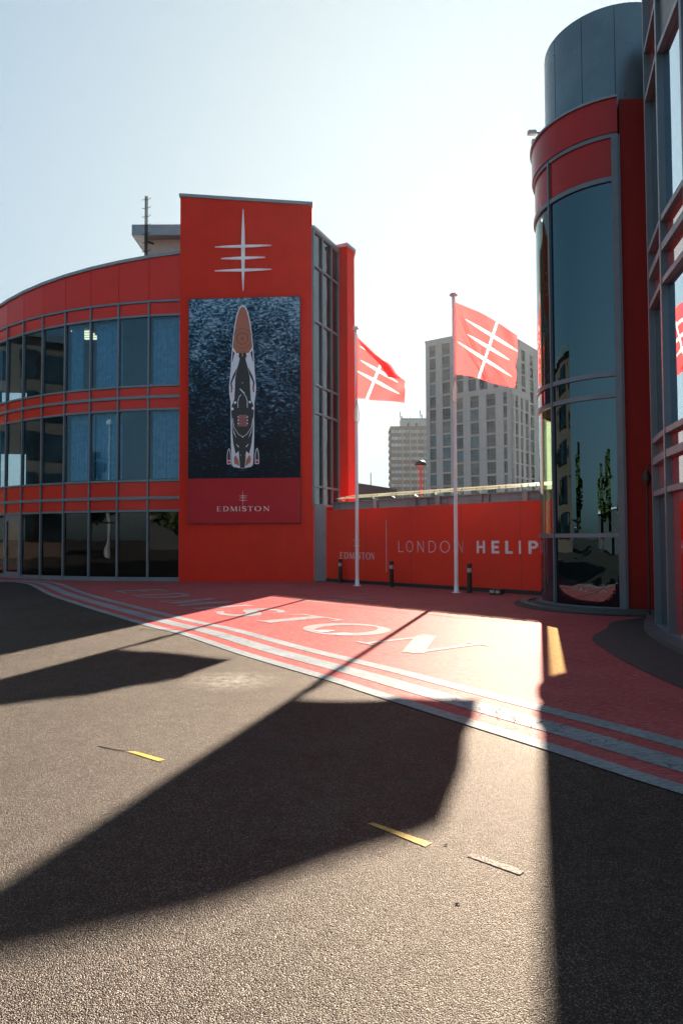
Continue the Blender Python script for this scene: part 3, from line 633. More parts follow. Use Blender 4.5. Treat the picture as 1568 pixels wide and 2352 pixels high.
for px in (775, 848, 893, 945, 992, 1042, 1090, 1142, 1194, 1228):
    a = wally(px)
    sp_ = MB()
    for u in (-.11, .11):
        c = Wl+wt*(a+u)+wn_*(bo+.03); z = 3.06
        sp_.tube([(c.x, c.y, z-.04), (c.x, c.y, z+.06)], .012, 6); sp_.lathe([(.03, z+.03), (.03, z+.045)], (c.x, c.y, 0), 8)
    c0 = Wl+wt*(a-.11)+wn_*(bo+.03); c1 = Wl+wt*(a+.11)+wn_*(bo+.03); cm = Wl+wt*a+wn_*(bo-.0)
    sp_.tube([(c0.x, c0.y, 3.02), (cm.x, cm.y, 2.965), (c1.x, c1.y, 3.02)], .012, 6); sp_.tube([(cm.x, cm.y, 2.93), (cm.x, cm.y, 2.975)], .02, 6)
    sp_.build('spider_fitting', M['steel'], GC)
# ---------------------------------------------------------------- bollards, floodlight, poles, flags
def bollard(loc, label):
    T = thing('bollard_light', label, 'bollard', (0, 0, 0), 'black bollard lights along the red wall')
    MB().lathe([(.095, 0), (.095, .02), (.075, .022), (.075, .60)], (0, 0, 0), 24).build('post', M['black'], T)
    MB().lathe([(.066, .602), (.066, .72)], (0, 0, 0), 24).build('lens', M['lens'], T)
    MB().lathe([(.075, .722), (.075, .84), (.068, .85)], (0, 0, 0), 24).build('cap', M['black'], T)
    T.location = loc; return T
b0 = bollard(G(780.5, 1339), 'black bollard light left of the flagpoles near the grey panel')
for c_ in b0.children: c_.location = (0, 0, 0)
dup(b0, G(898, 1349), 'black bollard light between the two flagpoles in front of the red wall')
dup(b0, G(1077, 1363.6), 'black bollard light just right of the taller looking flagpole')
FL = thing('floodlight', 'small black floodlight lying on the ground at the foot of the red wall', 'floodlight', G(1141, 1368))
c = G(1141, 1368); a = c-Vector((wt.x, wt.y, 0))*.16
m = MB()
def ob(m, c, u0, u1, n0, n1, z0, z1):
    q = [c+Vector((wt.x*u+wn_.x*n, wt.y*u+wn_.y*n, 0)) for u, n in ((u0, n0), (u1, n0), (u1, n1), (u0, n1))]
    return m.prism([(x.x, x.y) for x in q], z0, z1)
ob(MB(), c, -.2, .2, -.05, .12, .03, .17).build('housing', M['black'], FL, bevel=.015)
ob(MB(), c, -.17, -.03, .122, .127, .06, .13).build('lamp_face', M['lens'], FL); ob(MB(), c, .02, .14, .122, .127, .06, .13).build('lamp_face', M['lens'], FL)
ob(MB(), c, -.24, -.205, -.03, .05, 0, .12).build('bracket', M['black'], FL)
def pole(px, py, ptop, label, knot):
    b = G(px, py); T = thing('flagpole', label, 'flagpole', b, 'white flagpoles in front of the red wall')
    hgt = H(ptop, b.y)
    MB().lathe([(.14, 0), (.14, .015), (.075, .016), (.06, .3), (.045, hgt-.25), (.045, hgt-.18)], b, 20).build('pole_shaft', M['pole'], T, smooth=True)
    MB().lathe([(.03, hgt-.18), (.05, hgt-.16), (.05, hgt-.13), (.03, hgt-.12), (.035, hgt-.10), (.115, hgt-.07), (.125, hgt-.045), (.09, hgt-.005), (.03, hgt+.015)], b, 20).build('finial', M['white_metal'], T, smooth=True)
    kz = H(knot, b.y); pts = []
    for i in range(24):
        q = 2*math.pi*i/24; pts.append((b.x+.075*math.sin(q)*(1.3-.9*math.cos(q))*.8, b.y-.07, kz-.38+.38*math.cos(q)))
    MB().tube(pts, .012, 6, closed=True).build('rope_loop', M['rope'], T, smooth=True)
    MB().tube([(b.x+.035, b.y-.06, kz), (b.x+.055, b.y-.05, hgt-.2)], .006, 5).build('halyard', M['rope'], T)
    return b
PB1 = pole(819.5, 1346, 751, 'white flagpole with round finial next to the red tower, smaller in view', 921)
PB2 = pole(1047, 1362.5, 675, 'white flagpole with round finial nearer the round tower, larger in view', 868)
def flagmat():
    m, N, L = nodes('flag_cloth'); N.remove(N['Principled BSDF']); at = N.new('ShaderNodeAttribute'); at.attribute_name = 'print'
    fac = N.new('ShaderNodeMath'); fac.operation = 'GREATER_THAN'; fac.inputs[1].default_value = .5; L.new(at.outputs['Fac'], fac.inputs[0])
    c = mixc(N, L, fac.outputs[0], (.94, .085, .085), (.9, .75, .7))
    a = N.new('ShaderNodeBsdfTranslucent'); b = N.new('ShaderNodeBsdfDiffuse'); t = N.new('ShaderNodeBsdfTransparent')
    L.new(c, a.inputs[0]); L.new(c, b.inputs[0]); L.new(c, t.inputs[0])
    x = N.new('ShaderNodeMixShader'); x.inputs[0].default_value = .35; L.new(a.outputs[0], x.inputs[1]); L.new(b.outputs[0], x.inputs[2])
    y = N.new('ShaderNodeMixShader'); y.inputs[0].default_value = .012; L.new(x.outputs[0], y.inputs[1]); L.new(t.outputs[0], y.inputs[2])
    L.new(y.outputs[0], N['Material Output'].inputs[0]); return m
M['flag'] = flagmat()
def inbar(x, y, bars):
    best = 0
    for (x0, y0), (x1, y1), w_, tap in bars:
        dx, dy = x1-x0, y1-y0; l = math.hypot(dx, dy); s_ = ((x-x0)*dx+(y-y0)*dy)/l/l; d = abs((x-x0)*dy-(y-y0)*dx)/l
        if 0 <= s_ <= 1:
            h = w_/2*((1-abs(2*s_-1)**2) if tap else 1)+.3
            best = max(best, .5+(h-d)*.5)
    return max(0, min(1, best))
def lerpline(pts, t):
    L_ = [0]
    for a, b in zip(pts, pts[1:]): L_.append(L_[-1]+math.dist(a, b))
    s_ = t*L_[-1]
    for i in range(len(pts)-1):
        if s_ <= L_[i+1]+1e-9:
            k = (s_-L_[i])/(L_[i+1]-L_[i]); return tuple(a+(b-a)*k for a, b in zip(pts[i], pts[i+1]))
    return pts[-1]
def flag(name, label, top, bot, left, right, dl, dr, bars, loc, rip, NU=150, NV=130, smoothk=True):
    sm = lambda pts: [tuple(v) for v in catmull([Vector((*p, 0)) for p in pts], 6)]
    top, bot, left, right = [[(v[0], v[1]) for v in sm(x)] for x in (top, bot, left, right)]
    vs = []; pr = []
    for j in range(NV+1):
        v = j/NV
        for i in range(NU+1):
            u = i/NU
            a, b = lerpline(bot, u), lerpline(top, u); c, d = lerpline(left, v), lerpline(right, v)
            bl, br, tl_, tr = bot[0], bot[-1], top[0], top[-1]
            x = (1-v)*a[0]+v*b[0]+(1-u)*c[0]+u*d[0]-((1-u)*(1-v)*bl[0]+u*(1-v)*br[0]+(1-u)*v*tl_[0]+u*v*tr[0])
            y = (1-v)*a[1]+v*b[1]+(1-u)*c[1]+u*d[1]-((1-u)*(1-v)*bl[1]+u*(1-v)*br[1]+(1-u)*v*tl_[1]+u*v*tr[1])
            dep = dl+(dr-dl)*u+rip(u, v)*min(1, u*6)
            vs.append(P(x, y, dep)); pr.append(inbar(x, y, bars))
    m = MB(); m.v = vs; m.f = [(j*(NU+1)+i, j*(NU+1)+i+1, (j+1)*(NU+1)+i+1, (j+1)*(NU+1)+i) for j in range(NV) for i in range(NU)]
    T = thing('flag', label, 'flag', loc, 'red flags with white emblem on the flagpoles')
    o = m.build('flag_cloth', M['flag'], T, smooth=True)
    at = o.data.attributes.new('print', 'FLOAT', 'POINT'); at.data.foreach_set('value', pr); return T
g5 = lambda x, y: (1020.6+x*.126, 658.4+y*.126)      # enlarged-view coordinates
def rip2(u, v):
    g_ = lambda c, s_: math.exp(-(c/s_)**2)
    k1 = g_((1-v)*1.0-u*1.9+.0, .045)*.10*(u < .5); k2 = g_(v-.62+u*1.15, .05)*.12*min(1, u*4); k3 = g_(v-.28+.9*(u-.55), .05)*.08*(u > .4)
    return .13*math.sin(u*6.0+v*2.2)*u+.05*math.sin(u*13+v*5)*u+k1+k2+k3-.22*g_(u-.93, .16)*g_(v-.95, .25)
bars2 = [(g5(970, 660), g5(628, 1680), 5.0, 0), (g5(385, 600), g5(1400, 1225), 6.6, 1), (g5(415, 872), g5(1200, 1355), 6.6, 1), (g5(232, 1005), g5(1235, 1655), 6.8, 1)]
flag('flag', 'large red flag with white emblem blowing in front of the pale apartment tower',
     [g5(190, 285), g5(460, 395), g5(720, 510), g5(980, 665), g5(1150, 780), g5(1330, 900)], [g5(205, 1610), g5(420, 1630), g5(640, 1685), g5(830, 1755), g5(1000, 1800), g5(1285, 1860)],
     [g5(205, 1610), g5(205, 1000), g5(190, 285)], [g5(1285, 1860), g5(1310, 1700), g5(1318, 1580), g5(1300, 1460), g5(1340, 1210), g5(1335, 1030), g5(1330, 900)],
     PB2.y, 18.35, bars2, (PB2.x, PB2.y, 6), rip2)
g1 = lambda x, y: (806.6+x*.105, 724.3+y*.105)
bars1 = [(g1(680, 1010), g1(350, 1830), 5.2, 0), (g1(200, 680), g1(1000, 1120), 5, 1), (g1(210, 980), g1(1030, 1470), 6.0, 1), (g1(110, 1205), g1(1065, 1725), 6.6, 1)]
rip1 = lambda u, v: .12*math.sin(u*5+v*2.5)*u+.05*math.sin(u*12-v*7)*u
flag('flag', 'smaller red flag with folded upper edge blowing beside the red tower',
     [g1(135, 470), g1(320, 640), g1(560, 865), g1(710, 980), g1(880, 1100), g1(1000, 1290), g1(1190, 1445)], [g1(80, 1800), g1(180, 1820), g1(380, 1830), g1(450, 1860), g1(900, 1885), g1(1175, 1920)],
     [g1(80, 1800), g1(90, 1500), g1(130, 900), g1(135, 470)], [g1(1175, 1920), g1(1180, 1750), g1(1190, 1640), g1(1175, 1560), g1(1190, 1445)],
     PB1.y, 21.0, bars1, (PB1.x, PB1.y, 6), rip1)
fl = [o for o in COL.objects if o.name.startswith('flag') and o.type == 'EMPTY' and o.get('category') == 'flag'][-1]
ua = [g1(140, 480), g1(320, 645), g1(500, 815), g1(580, 885), g1(710, 985), g1(880, 1105), g1(1000, 1295), g1(1120, 1395)]
la = [g1(165, 530), g1(280, 720), g1(440, 880), g1(580, 1015), g1(700, 1180), g1(815, 1362), g1(950, 1375), g1(1125, 1400)]
m = MB(); vs = []
for i in range(40):
    a, b = lerpline(ua, i/39), lerpline(la, i/39); u = (a[0]-820)/110; d = PB1.y+(21-PB1.y)*u
    for k in range(7): vs.append(P(a[0]+(b[0]-a[0])*k/6, a[1]+(b[1]-a[1])*k/6, d-.10-.07*math.sin(math.pi*k/6)-.02*math.sin(i*.5+k)))
m.v = vs; m.f = [(i*7+k, i*7+k+1, i*7+k+8, i*7+k+7) for i in range(39) for k in range(6)]
o = m.build('folded_edge', M['flag'], fl, smooth=True); at = o.data.attributes.new('print', 'FLOAT', 'POINT')
# ---------------------------------------------------------------- round stair tower (right)
TC = Vector((6.5, 16.05)); R = 1.78
RT = thing('round_tower', 'tall round glazed stair tower with red band and grey metal drum on top', 'tower', (6.5, 16.05, 0))
hz = dict(a=H(1232, 14.4), b=H(911, 14.45), c=H(862, 14.45), d=H(416.5, 14.45), e=H(318, 14.45), f=H(226, 14.3))
AM = [249.4, 199.5, 148, 97]
fr = MB()
for z, hh in ((.06, .12), (hz['a'], .09), (hz['b'], .10), (hz['c'], .10), (hz['d'], .10), (hz['e'], .09)): fr.ring(TC, R-.06, R+.035, 95, 252, z-hh/2, z+hh/2, 40)
def mull(ang, w_=.05, z0=0, z1=None, dep=.05):
    q = math.radians(ang); n = Vector((math.cos(q), math.sin(q))); t = Vector((-n.y, n.x)); c = TC+n*(R-.05); fr.slab(c-t*w_/2, c+t*w_/2, z0, z1 or hz['e'], n, 0, .05+dep)
for a in AM[1:]: mull(a, .045)
mull(249.9, .13, dep=.06); mull(252.6, .05, dep=.03)
fr.build('window_frame', M['alu'], RT)
for a1, a0, kinds in ((AM[0], AM[1], 'tttt'), (AM[1], AM[2], 'dgdh'), (AM[2], AM[3], 'dgdh')):
    for k, (z0, z1) in zip(kinds, ((.1, hz['a']), (hz['a'], hz['b']), (hz['b'], hz['c']), (hz['c'], hz['d']))):
        MB().ring(TC, R-.02, R-.01, a0+.7, a1-.7, z0+.045, z1-.05, 28).build('window', M[{'t': 'tower_glass', 'g': 'clear_green', 'h': 'grey_green', 'd': 'glass_dark'}[k]], RT)
    MB().ring(TC, R-.03, R-.005, a0+.7, a1-.7, hz['d']+.051, hz['e']-.046, 28).build('red_panel', M['red_tower_shaded'], RT, smooth=False)
MB().ring(TC, R-.1, R+.06, 80, 252, hz['e']+.047, hz['f'], 48).build('red_band', M['red_tower_shaded'], RT)
MB().ring(TC, R-.1, R+.10, 80, 252, hz['f']+.002, hz['f']+.05, 48).build('band_coping', M['coping'], RT)
dm = MB(); dm.ring(TC, R-.5, R-.28, 60, 300, hz['f']-.05, H(14, 14.6), 64); dm.build('roof_drum', M['drum'], RT)
ds = MB()
for a_0 in (165, 195, 225, 252, 279): ds.ring(TC, R-.281, R-.277, a_0, a_0+.5, hz['f']+.06, H(14, 14.6)-.02, 1)
ds.build('drum_seams', M['black'], RT)
MB().ring(TC, 0.01, R-.28, 0, 360, H(14, 14.6)+.002, H(14, 14.6)+.03, 64).build('drum_roof', M['drum'], RT)
MB().ring(TC, .3, R-.1, 0, 360, hz['f']-.2, hz['f']-.1, 48).build('stair_head', M['interior'], RT)
# unseen solid behind the panes, shaped to narrow the light coming through
MB().prism([(TC.x+x, TC.y+y) for x, y in ((-1.42, .3), (-1.34, -.75), (-.7, -1.5), (.6, -1.5), (1.4, -.8), (1.4, 1.4), (.4, 1.5), (-.95, 1.2))], 0, hz['b']-.02).build('stair_light_block', M['interior'], RT)
MB().ring(TC, .05, R-.07, 95, 248, hz['b']-.015, hz['c'], 48).build('stair_landing', M['interior'], RT)
MB().prism([(TC.x+x, TC.y+y) for x, y in ((-1.62, .38), (-1.52, -.5), (-.75, -1.45), (.6, -1.5), (1.4, -.8), (1.4, 1.4), (.4, 1.5), (-1.05, 1.3))], hz['c']+.002, hz['d']).build('stair_light_block', M['interior'], RT)  # upper solid, set wider to thin the strip of light
# red wall right of the round glass
J = TC+Vector((math.cos(math.radians(253.5)), math.sin(math.radians(253.5))))*(R-.03)
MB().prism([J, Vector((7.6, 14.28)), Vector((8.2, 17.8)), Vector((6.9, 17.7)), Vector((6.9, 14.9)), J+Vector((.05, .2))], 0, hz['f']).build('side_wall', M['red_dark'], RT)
MB().prism([(6.2, 14.6), (8.4, 14.35), (8.6, 17.6), (6.2, 17.6)], hz['f']+.002, H(20, 14.4)).build('upper_wall', M['drum'], RT)
for k, (r0, r1, z0, z1, mt) in enumerate(((R+.04, R+.12, 0, .10, 'kerb'), (R+.121, R+.30, .0, .05, 'dark_ring'), (R+.301, R+.48, 0, .07, 'kerb'), (R+.481, R+.62, 0, .02, 'dark_ring'))):
    MB().ring(TC, r0, r1, 80, 275, z0, z1, 48).build('plinth_ring', M[mt], RT)
for py, lab, dx in ((307, 'upper white security camera on the round tower above the red band', -.30), (328, 'lower white security camera on the round tower edge', -.13)):
    q = P(1236, py, 16.9); T = thing('security_camera', lab, 'camera', q, 'security cameras on the round tower'); x, y, z = q
    MB().box(x-.24+(.1 if py > 320 else 0), x-.02, y-.06, y+.06, z-.05, z+.06).build('housing', M['white_metal'], T, bevel=.02)
    MB().tube([(x-.04, y, z), (x+.22, y+.0, z+.0)], .025, 8).build('bracket', M['coping'], T)
# ---------------------------------------------------------------- near building (right edge)
NBd = thing('glazed_building', 'near curved building with mirror glass and red panels at right edge', 'building', (5.2, 10, 0))
NB_ = 21  # unseen bays behind the viewer added to shade the ground at right
NP = [Vector((5.43, 11.75))]; hd = 16.2
for i in range(NB_): a = math.radians(hd); NP.append(NP[-1]+Vector((-math.sin(a), -math.cos(a)))*1.24); hd = max(-2, hd-5.6)
nz = [0, H(1138, 11.75), H(1064, 11.75), H(1017, 11.75), H(709, 11.75), H(639, 11.75), H(579.6, 11.75), H(232.7, 11.75), H(122, 11.75), 12.4]
fr = MB()
for i in range(NB_):
    p, q = NP[i], NP[i+1]; t = (q-p).normalized(); n = Vector((t.y, -t.x))
    if n.x > 0: n = -n
    for z, hh in zip(nz[1:9], (.09, .12, .09, .09, .12, .09, .09, .09)): fr.slab(p, q, z-hh/2, z+hh/2, n, -.05, .06)
    fr.slab(p-t*.035, p+t*.035, 0, nz[9], n, -.08, .07); fr.slab(p+t*.04, q-t*.04, 0, .12, n, -.05, .05)
    kinds = 'grrgrrgrr' if i == 0 else ('rrrgrrglr')
    for k, (z0, z1) in zip(kinds, zip(nz, nz[1:])):
        z0 += .05 if z0 else .125; z1 -= .05
        mt = {'g': 'glass_dark' if i == 0 else 'mirror_glass', 'r': 'red_spandrel_shiny', 'l': 'drum'}[k]
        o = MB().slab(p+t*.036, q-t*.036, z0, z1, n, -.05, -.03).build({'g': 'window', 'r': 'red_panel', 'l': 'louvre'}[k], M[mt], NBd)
        if k == 'l':
            lv = MB()
            for j in range(22): z = z0+(z1-z0)*(j+.5)/22; lv.slab(p+t*.04, q-t*.04, z-.012, z+.008, n, -.028, .01)
            lv.build('louvre_blades', M['coping'], o)
fr.build('window_frame', M['alu'], NBd)
pts = [Vector((x.x, x.y)) for x in NP]
ins = [p+Vector((.25, .02)) for p in pts]
MB().prism([(5.50, 11.8)]+[(p.x, p.y) for p in ins]+[(14, -14), (14, 14.0), (6.6, 13.9)], 0, 12.3).build('building_core', M['interior'], NBd)
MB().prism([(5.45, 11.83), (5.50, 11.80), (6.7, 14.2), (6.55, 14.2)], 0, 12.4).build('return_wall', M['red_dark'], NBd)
MB().prism([(p.x-.08, p.y) for p in NP]+[(14, -14), (14, 14), (6.6, 14.1), (5.4, 11.9)], 12.401, 12.55).build('roof', M['coping'], NBd)
# dark apron and kerb round its foot
ap = MB(); out = []; inn = []
extra = [Vector((6.6, 14.1)), Vector((6.0, 12.9))]
for i, p in enumerate(NP):
    t = (NP[min(NB_, i+1)]-NP[max(0, i-1)]).normalized(); n = Vector((t.y, -t.x)); n = n if n.x < 0 else -n; out.append(Vector((*(p+n*1.18), 0))); inn.append(Vector((*(p+n*.05), 0)))
oo = catmull([Vector((6.2, 13.75, 0)), Vector((5.1, 12.9, 0)), Vector((4.62, 12.0, 0))]+out[1:], 8); ii = catmull([Vector((6.6, 14.2, 0)), Vector((6.0, 13.0, 0)), Vector((5.4, 11.75, 0))]+inn[1:], 8)
strip(ap, oo, ii, .012); ap.build('dark_apron', M['dark_ring'], kind='structure')
kb = MB()
for (a, b), (c, d) in zip(zip(ii, ii[1:]), zip(ii, ii[1:])):
    t = (b-a).normalized(); n = Vector((t.y, -t.x, 0)); n = n if n.x < 0 else -n
    kb.hexa([a, b, b+n*.22, a+n*.22][::-1], [x+Vector((0, 0, .09)) for x in [a, b, b+n*.22, a+n*.22]][::-1])
kb.build('building_kerb', M['kerb'], kind='structure')
# gooseneck lamp by the dark red wall
LP = Vector((5.98, 13.35, 0))
GL = thing('gooseneck_lamp', 'slim black gooseneck lamp standing against the dark red wall', 'lamp', LP)
zb = H(1103, LP.y)
MB().tube([LP, LP+Vector((0, 0, zb-.1))], .02, 8).build('post', M['black'], GL)
MB().lathe([(.03, zb-.16), (.085, zb-.02), (.085, zb+.05), (.03, zb+.17)], (LP.x, LP.y, 0), 14).build('lamp_head', M['black'], GL)
pts = [(LP.x+.15-.15*math.cos(q), LP.y, zb+.17+.14*math.sin(q)) for q in [i*math.pi/10 for i in range(11)]]
MB().tube(pts, .014, 8).build('neck', M['black'], GL)
# ---------------------------------------------------------------- roof plant room, mast
PR = thing('plant_room', 'beige rooftop plant room with grey overhanging roof behind the red parapet', 'plant room', (-7, 31, 11.2))
zr1 = H(512, 30); MB().box(-8.85, -5.2, 30.4, 35, 11.2, zr1-.55).build('wall', M['beige'], PR)
MB().box(-9.3, -4.8, 29.95, 35.4, zr1-.55+.002, zr1-.05).build('roof', M['coping'], PR, bevel=.02)
MT = thing('ladder_mast', 'dark rooftop mast with short climbing rungs on the curved roof', 'mast', P(338, 588, 27.6))
b = P(338, 588, 27.6); zt2 = H(449, 27.6)
MB().box(b.x-.055, b.x-.015, b.y-.03, b.y+.03, 11.2, zt2).build('rail', M['mast'], MT); MB().box(b.x+.015, b.x+.055, b.y-.03, b.y+.03, 11.2, zt2).build('rail', M['mast'], MT)
rg_ = MB()
for k in range(9):
    z = zt2-.12-k*.36; rg_.tube([(b.x-.17, b.y-.02, z-.02), (b.x-.15, b.y-.02, z-.05), (b.x+.1, b.y-.02, z-.01), (b.x+.17, b.y-.02, z+.03), (b.x+.17, b.y-.02, z+.06)], .011, 6)
rg_.build('rungs', M['mast'], MT)
SC = thing('security_camera', 'small black security camera on the mast beside the plant room', 'camera', (b.x+.1, b.y, H(558, 27.6)))
z = H(558, 27.6); MB().tube([(b.x+.08, b.y-.1, z+.04), (b.x+.34, b.y-.16, z-.07)], .05, 12).build('housing', M['black'], SC); MB().tube([(b.x+.02, b.y, z), (b.x+.12, b.y-.1, z+.02)], .02, 6).build('bracket', M['black'], SC)
# ---------------------------------------------------------------- distant buildings
M['stone'] = paint('pale_brick', (.44, .425, .41), .8, var=.1, nsc=1.5); M['band'] = paint('pale_band', (.46, .43, .41), .8, var=.05)
M['spandrel'] = paint('bronze_panel', (.14, .13, .105), .6); M['farglass'] = paint('far_glass', (.018, .036, .048), .12, var=.9, nsc=.35, spec=.45)
M['farblue'] = paint('far_blue_glass', (.06, .13, .17), .15, var=.7, nsc=.5, spec=.5); M['fardim'] = paint('far_window_with_blind', (.14, .15, .15), .4, var=.5, nsc=.6, spec=.3)
M['recess'] = paint('balcony_recess', (.10, .09, .06), .8, var=.4, nsc=.5)
AB = thing('apartment_tower', 'tall pale brick apartment tower with rows of dark windows behind the large flag', 'building', (36, 155, 0))
Cc = Vector((37.75, 150.0)); uu = Vector((-.806, .593)); ww = Vector((.593, .806))
def Q(u, w_): return Cc+uu*u+ww*w_
pl_ = lambda pts, a, b, nm, mt: MB().prism([Q(*p) for p in pts], a, b).build(nm, M[mt], AB)
TOP = 1.6+ray(980, 789.6)[1]*162.8; CT = 1.6+ray(1178, 893)[1]*150; FH = 3.085
pl_([(15.0, .45), (21.3, .45), (21.3, 30), (15.0, 30)][::-1], 0, TOP-.3, 'block', 'recess')
pl_([(3.3, 1.3), (14.99, 1.3), (14.99, 30), (3.3, 30)][::-1], 0, TOP-.3, 'block', 'recess')
pl_([(.4, .4), (14.98, .4), (14.98, 10.4), (.4, 10.4)][::-1], 0, CT-.3, 'block', 'recess')
wins = 0
winstuff = MB()
pierm = MB(); bandm = MB()
def facade(o, dr, nn, L_, z1, cols, off, solid_top=1.0, first=-1.4):
    """o corner, dr along, nn outward; cols list of (start,end); windows between piers"""
    global wins
    edges = [0]
    prev = 0
    for a, b in cols+[(L_, L_)]:
        if a > prev: pierm.slab(o+dr*prev, o+dr*a, 0, z1, nn, -.4, 0)
        prev = b
    z = z1-solid_top
    pierm.slab(o, o+dr*L_, z1-solid_top+.0, z1+.001, nn, -.4, .004)
    k = 0
    while z > 8:
        for a, b in cols:
            zb, zt2 = z-FH+.35, z-.02
            if k == 0: zt2 = z-.02
            m = winstuff if wins >= 95 else MB()
            dd = -.30
            p0, p1 = o+dr*a, o+dr*b
            m.slab(p0+dr*.03, p1-dr*.03, zb, zt2, nn, dd-.02, dd)
            if b-a > 1.6 or True:
                pass
            if m is not winstuff:
                wn0 = m.build('window', M[random.choice(['farglass', 'farglass', 'farblue', 'fardim'])], AB); f = MB(); wd = b-a
                nm = 2 if wd > 1.2 else 1
                for j in range(1, nm+1): c0 = p0+dr*(wd*j/(nm+1)); f.slab(c0-dr*.04, c0+dr*.04, zb, zt2, nn, dd+.001, dd+.06)
                f.slab(p0, p1, zb+.75, zb+.85, nn, dd+.001, dd+.07); f.slab(p0, p1, zb, zb+.25, nn, dd+.001, dd+.09)
                if k == 0: f.slab(p0, p1, zt2-1.1, zt2, nn, dd+.001, dd+.09)
                f.build('window_bars', M['spandrel'], wn0)
            wins += 1
        z -= FH
        bandm.slab(o, o+dr*L_, z-.02, z+.12, nn, -.38, .05); bandm.slab(o, o+dr*L_, z+.2, z+.32, nn, -.38, .04); pierm.slab(o, o+dr*L_, z+.12, z+.2, nn, -.38, .006)
        k += 1
ux = lambda x: (1178-x)/198.4*21.6
zx = lambda z: 954.8+z*.189
cA = sorted([(ux(zx(b))+.0, ux(zx(a))) for a, b in ((180, 262), (345, 445))]); cA = [(a-14.6, b-14.6) for a, b in cA]
facade(Q(14.6, 0), uu, -ww, 7.0, TOP, [(max(.05, a), b) for a, b in cA], 0, .9)
cC = sorted([(ux(zx(b)), ux(zx(a))) for a, b in ((500, 603), (690, 795), (885, 990), (1080, 1122))])
facade(Q(0, 0), uu, -ww, 14.59, CT, [(max(0, a), min(14.5, b)) for a, b in cC], 0, .6)
facade(Q(0, 0), ww, -uu, 10.5, CT, [(.15, .95), (2.0, 3.6), (5.0, 6.4), (7.8, 9.8)], 0, 1.2)
sv = wins
facade(Q(3.0, .9), uu, -ww, 11.59, TOP, [(.6, 1.6), (3.2, 5.2), (6.0, 7.9), (9.2, 11.0)], 0, .9)
facade(Q(3.0, .9), ww, -uu, 29, TOP, [(3.0, 5.0), (7.6, 10), (12.5, 15), (18, 20.5), (24, 27)], 0, 1.6)
winstuff.build('windows', M['farglass'], AB, kind='stuff')
pierm.build('brick_piers', M['stone'], AB); bandm.build('floor_bands', M['band'], AB)
pl_([(14.6, -.1), (21.7, -.1), (21.7, 30), (2.95, 30), (2.95, .85), (14.6, .85)][::-1], TOP+.01, TOP+.5, 'parapet', 'stone')
pl_([(-.05, -.05), (14.59, -.05), (14.59, 10.5), (-.05, 10.5)][::-1], CT+.01, CT+.3, 'parapet', 'stone')
OB = thing('office_block', 'brown brick office block with ribbon windows left of the pale apartment tower', 'building', (50, 300, 0))
M['brick'] = paint('brown_brick', (.20, .13, .10), .85, var=.12, nsc=.8); M['blind'] = paint('pale_window', (.36, .42, .44), .15, var=.45, nsc=.22, spec=.8); M['pinkcol'] = paint('cream_post', (.5, .4, .27), .7)
DB = 300.0; X0 = ray(897, 1050)[0]*DB; X1 = X0+26; OT = 1.6+ray(897, 979.5)[1]*DB; fh = (15.63/1568*DB)
MB().box(X0+.5, X1, DB+.5, DB+14, 0, OT-.3).build('core', M['recess'], OB)
br = MB()
for k in range(12):
    z1 = OT-k*fh; z0 = z1-fh*.52
    if k == 0: z0 = OT-fh*.5
    br.box(X0, X1, DB, DB+14, z0, z1)
br.build('brick_bands', M['brick'], OB)
po = MB()
zc = lambda z: X0+(z-295)/9.8*300/1568*.823
ww_ = [(320, 405), (415, 500), (515, 600), (635, 722), (735, 815), (853, 940), (950, 1020), (1048, 1112), (1125, 1208), (1240, 1310)]
for k in range(10):
    z1 = OT-k*fh-fh*.53; z0 = OT-(k+1)*fh-.02
    for a, b in ww_: MB().box(zc(a), zc(b), DB+.16, DB+.2, z0+.06, z1-.06).build('window', M['blind'], OB)
for a in (622, 838, 1034, 1230): po.box(zc(a)-.12, zc(a)+.16, DB-.08, DB+.3, 5, OT-fh*.3)
po.build('posts', M['pinkcol'], OB)
RP = thing('rooftop_plant', 'white rooftop plant housing with aerial rail on the brown office block', 'plant room', (X0+12, DB+3, OT))
M['pale'] = paint('pale_cladding', (.42, .43, .43), .7, var=.08)
MB().box(zc(608), X1, DB+2, DB+10, OT+.02, OT+3.2).build('housing', M['pale'], RP); MB().box(zc(600), X1+.3, DB+1.8, DB+10.2, OT+3.21, OT+3.9).build('roof_edge', M['coping'], RP)
for a in (795, 1025): MB().box(zc(a)-.4, zc(a)+.4, DB+1.9, DB+1.99, OT+.3, OT+1.7).build('vent', M['black'], RP)
for a, h_, lab in ((575, 6.6, 'rooftop aerial mast at the left end of the brown office block roof'), (845, 5.0, 'thin rooftop aerial in the middle of the white plant housing'), (1128, 7.2, 'rooftop aerial mast with dish at the right of the white plant housing')):
    T = thing('aerial_mast', lab, 'aerial', (zc(a), DB+1, OT), 'aerials on the brown office block')
    MB().tube([(zc(a), DB+1, OT), (zc(a), DB+1, OT+h_)], .1, 6).build('mast', M['grey_steel'], T)
    if h_ > 5.5:
        MB().box(zc(a)-.3, zc(a)+.15, DB+.8, DB+1.0, OT+h_-2.4, OT+h_-.2).build('antenna_panel', M['pale'], T)
        MB().box(zc(a)+.4, zc(a)+.9, DB+.8, DB+1.0, OT+h_-3.4, OT+h_-2).build('antenna_panel', M['grey_steel'], T)
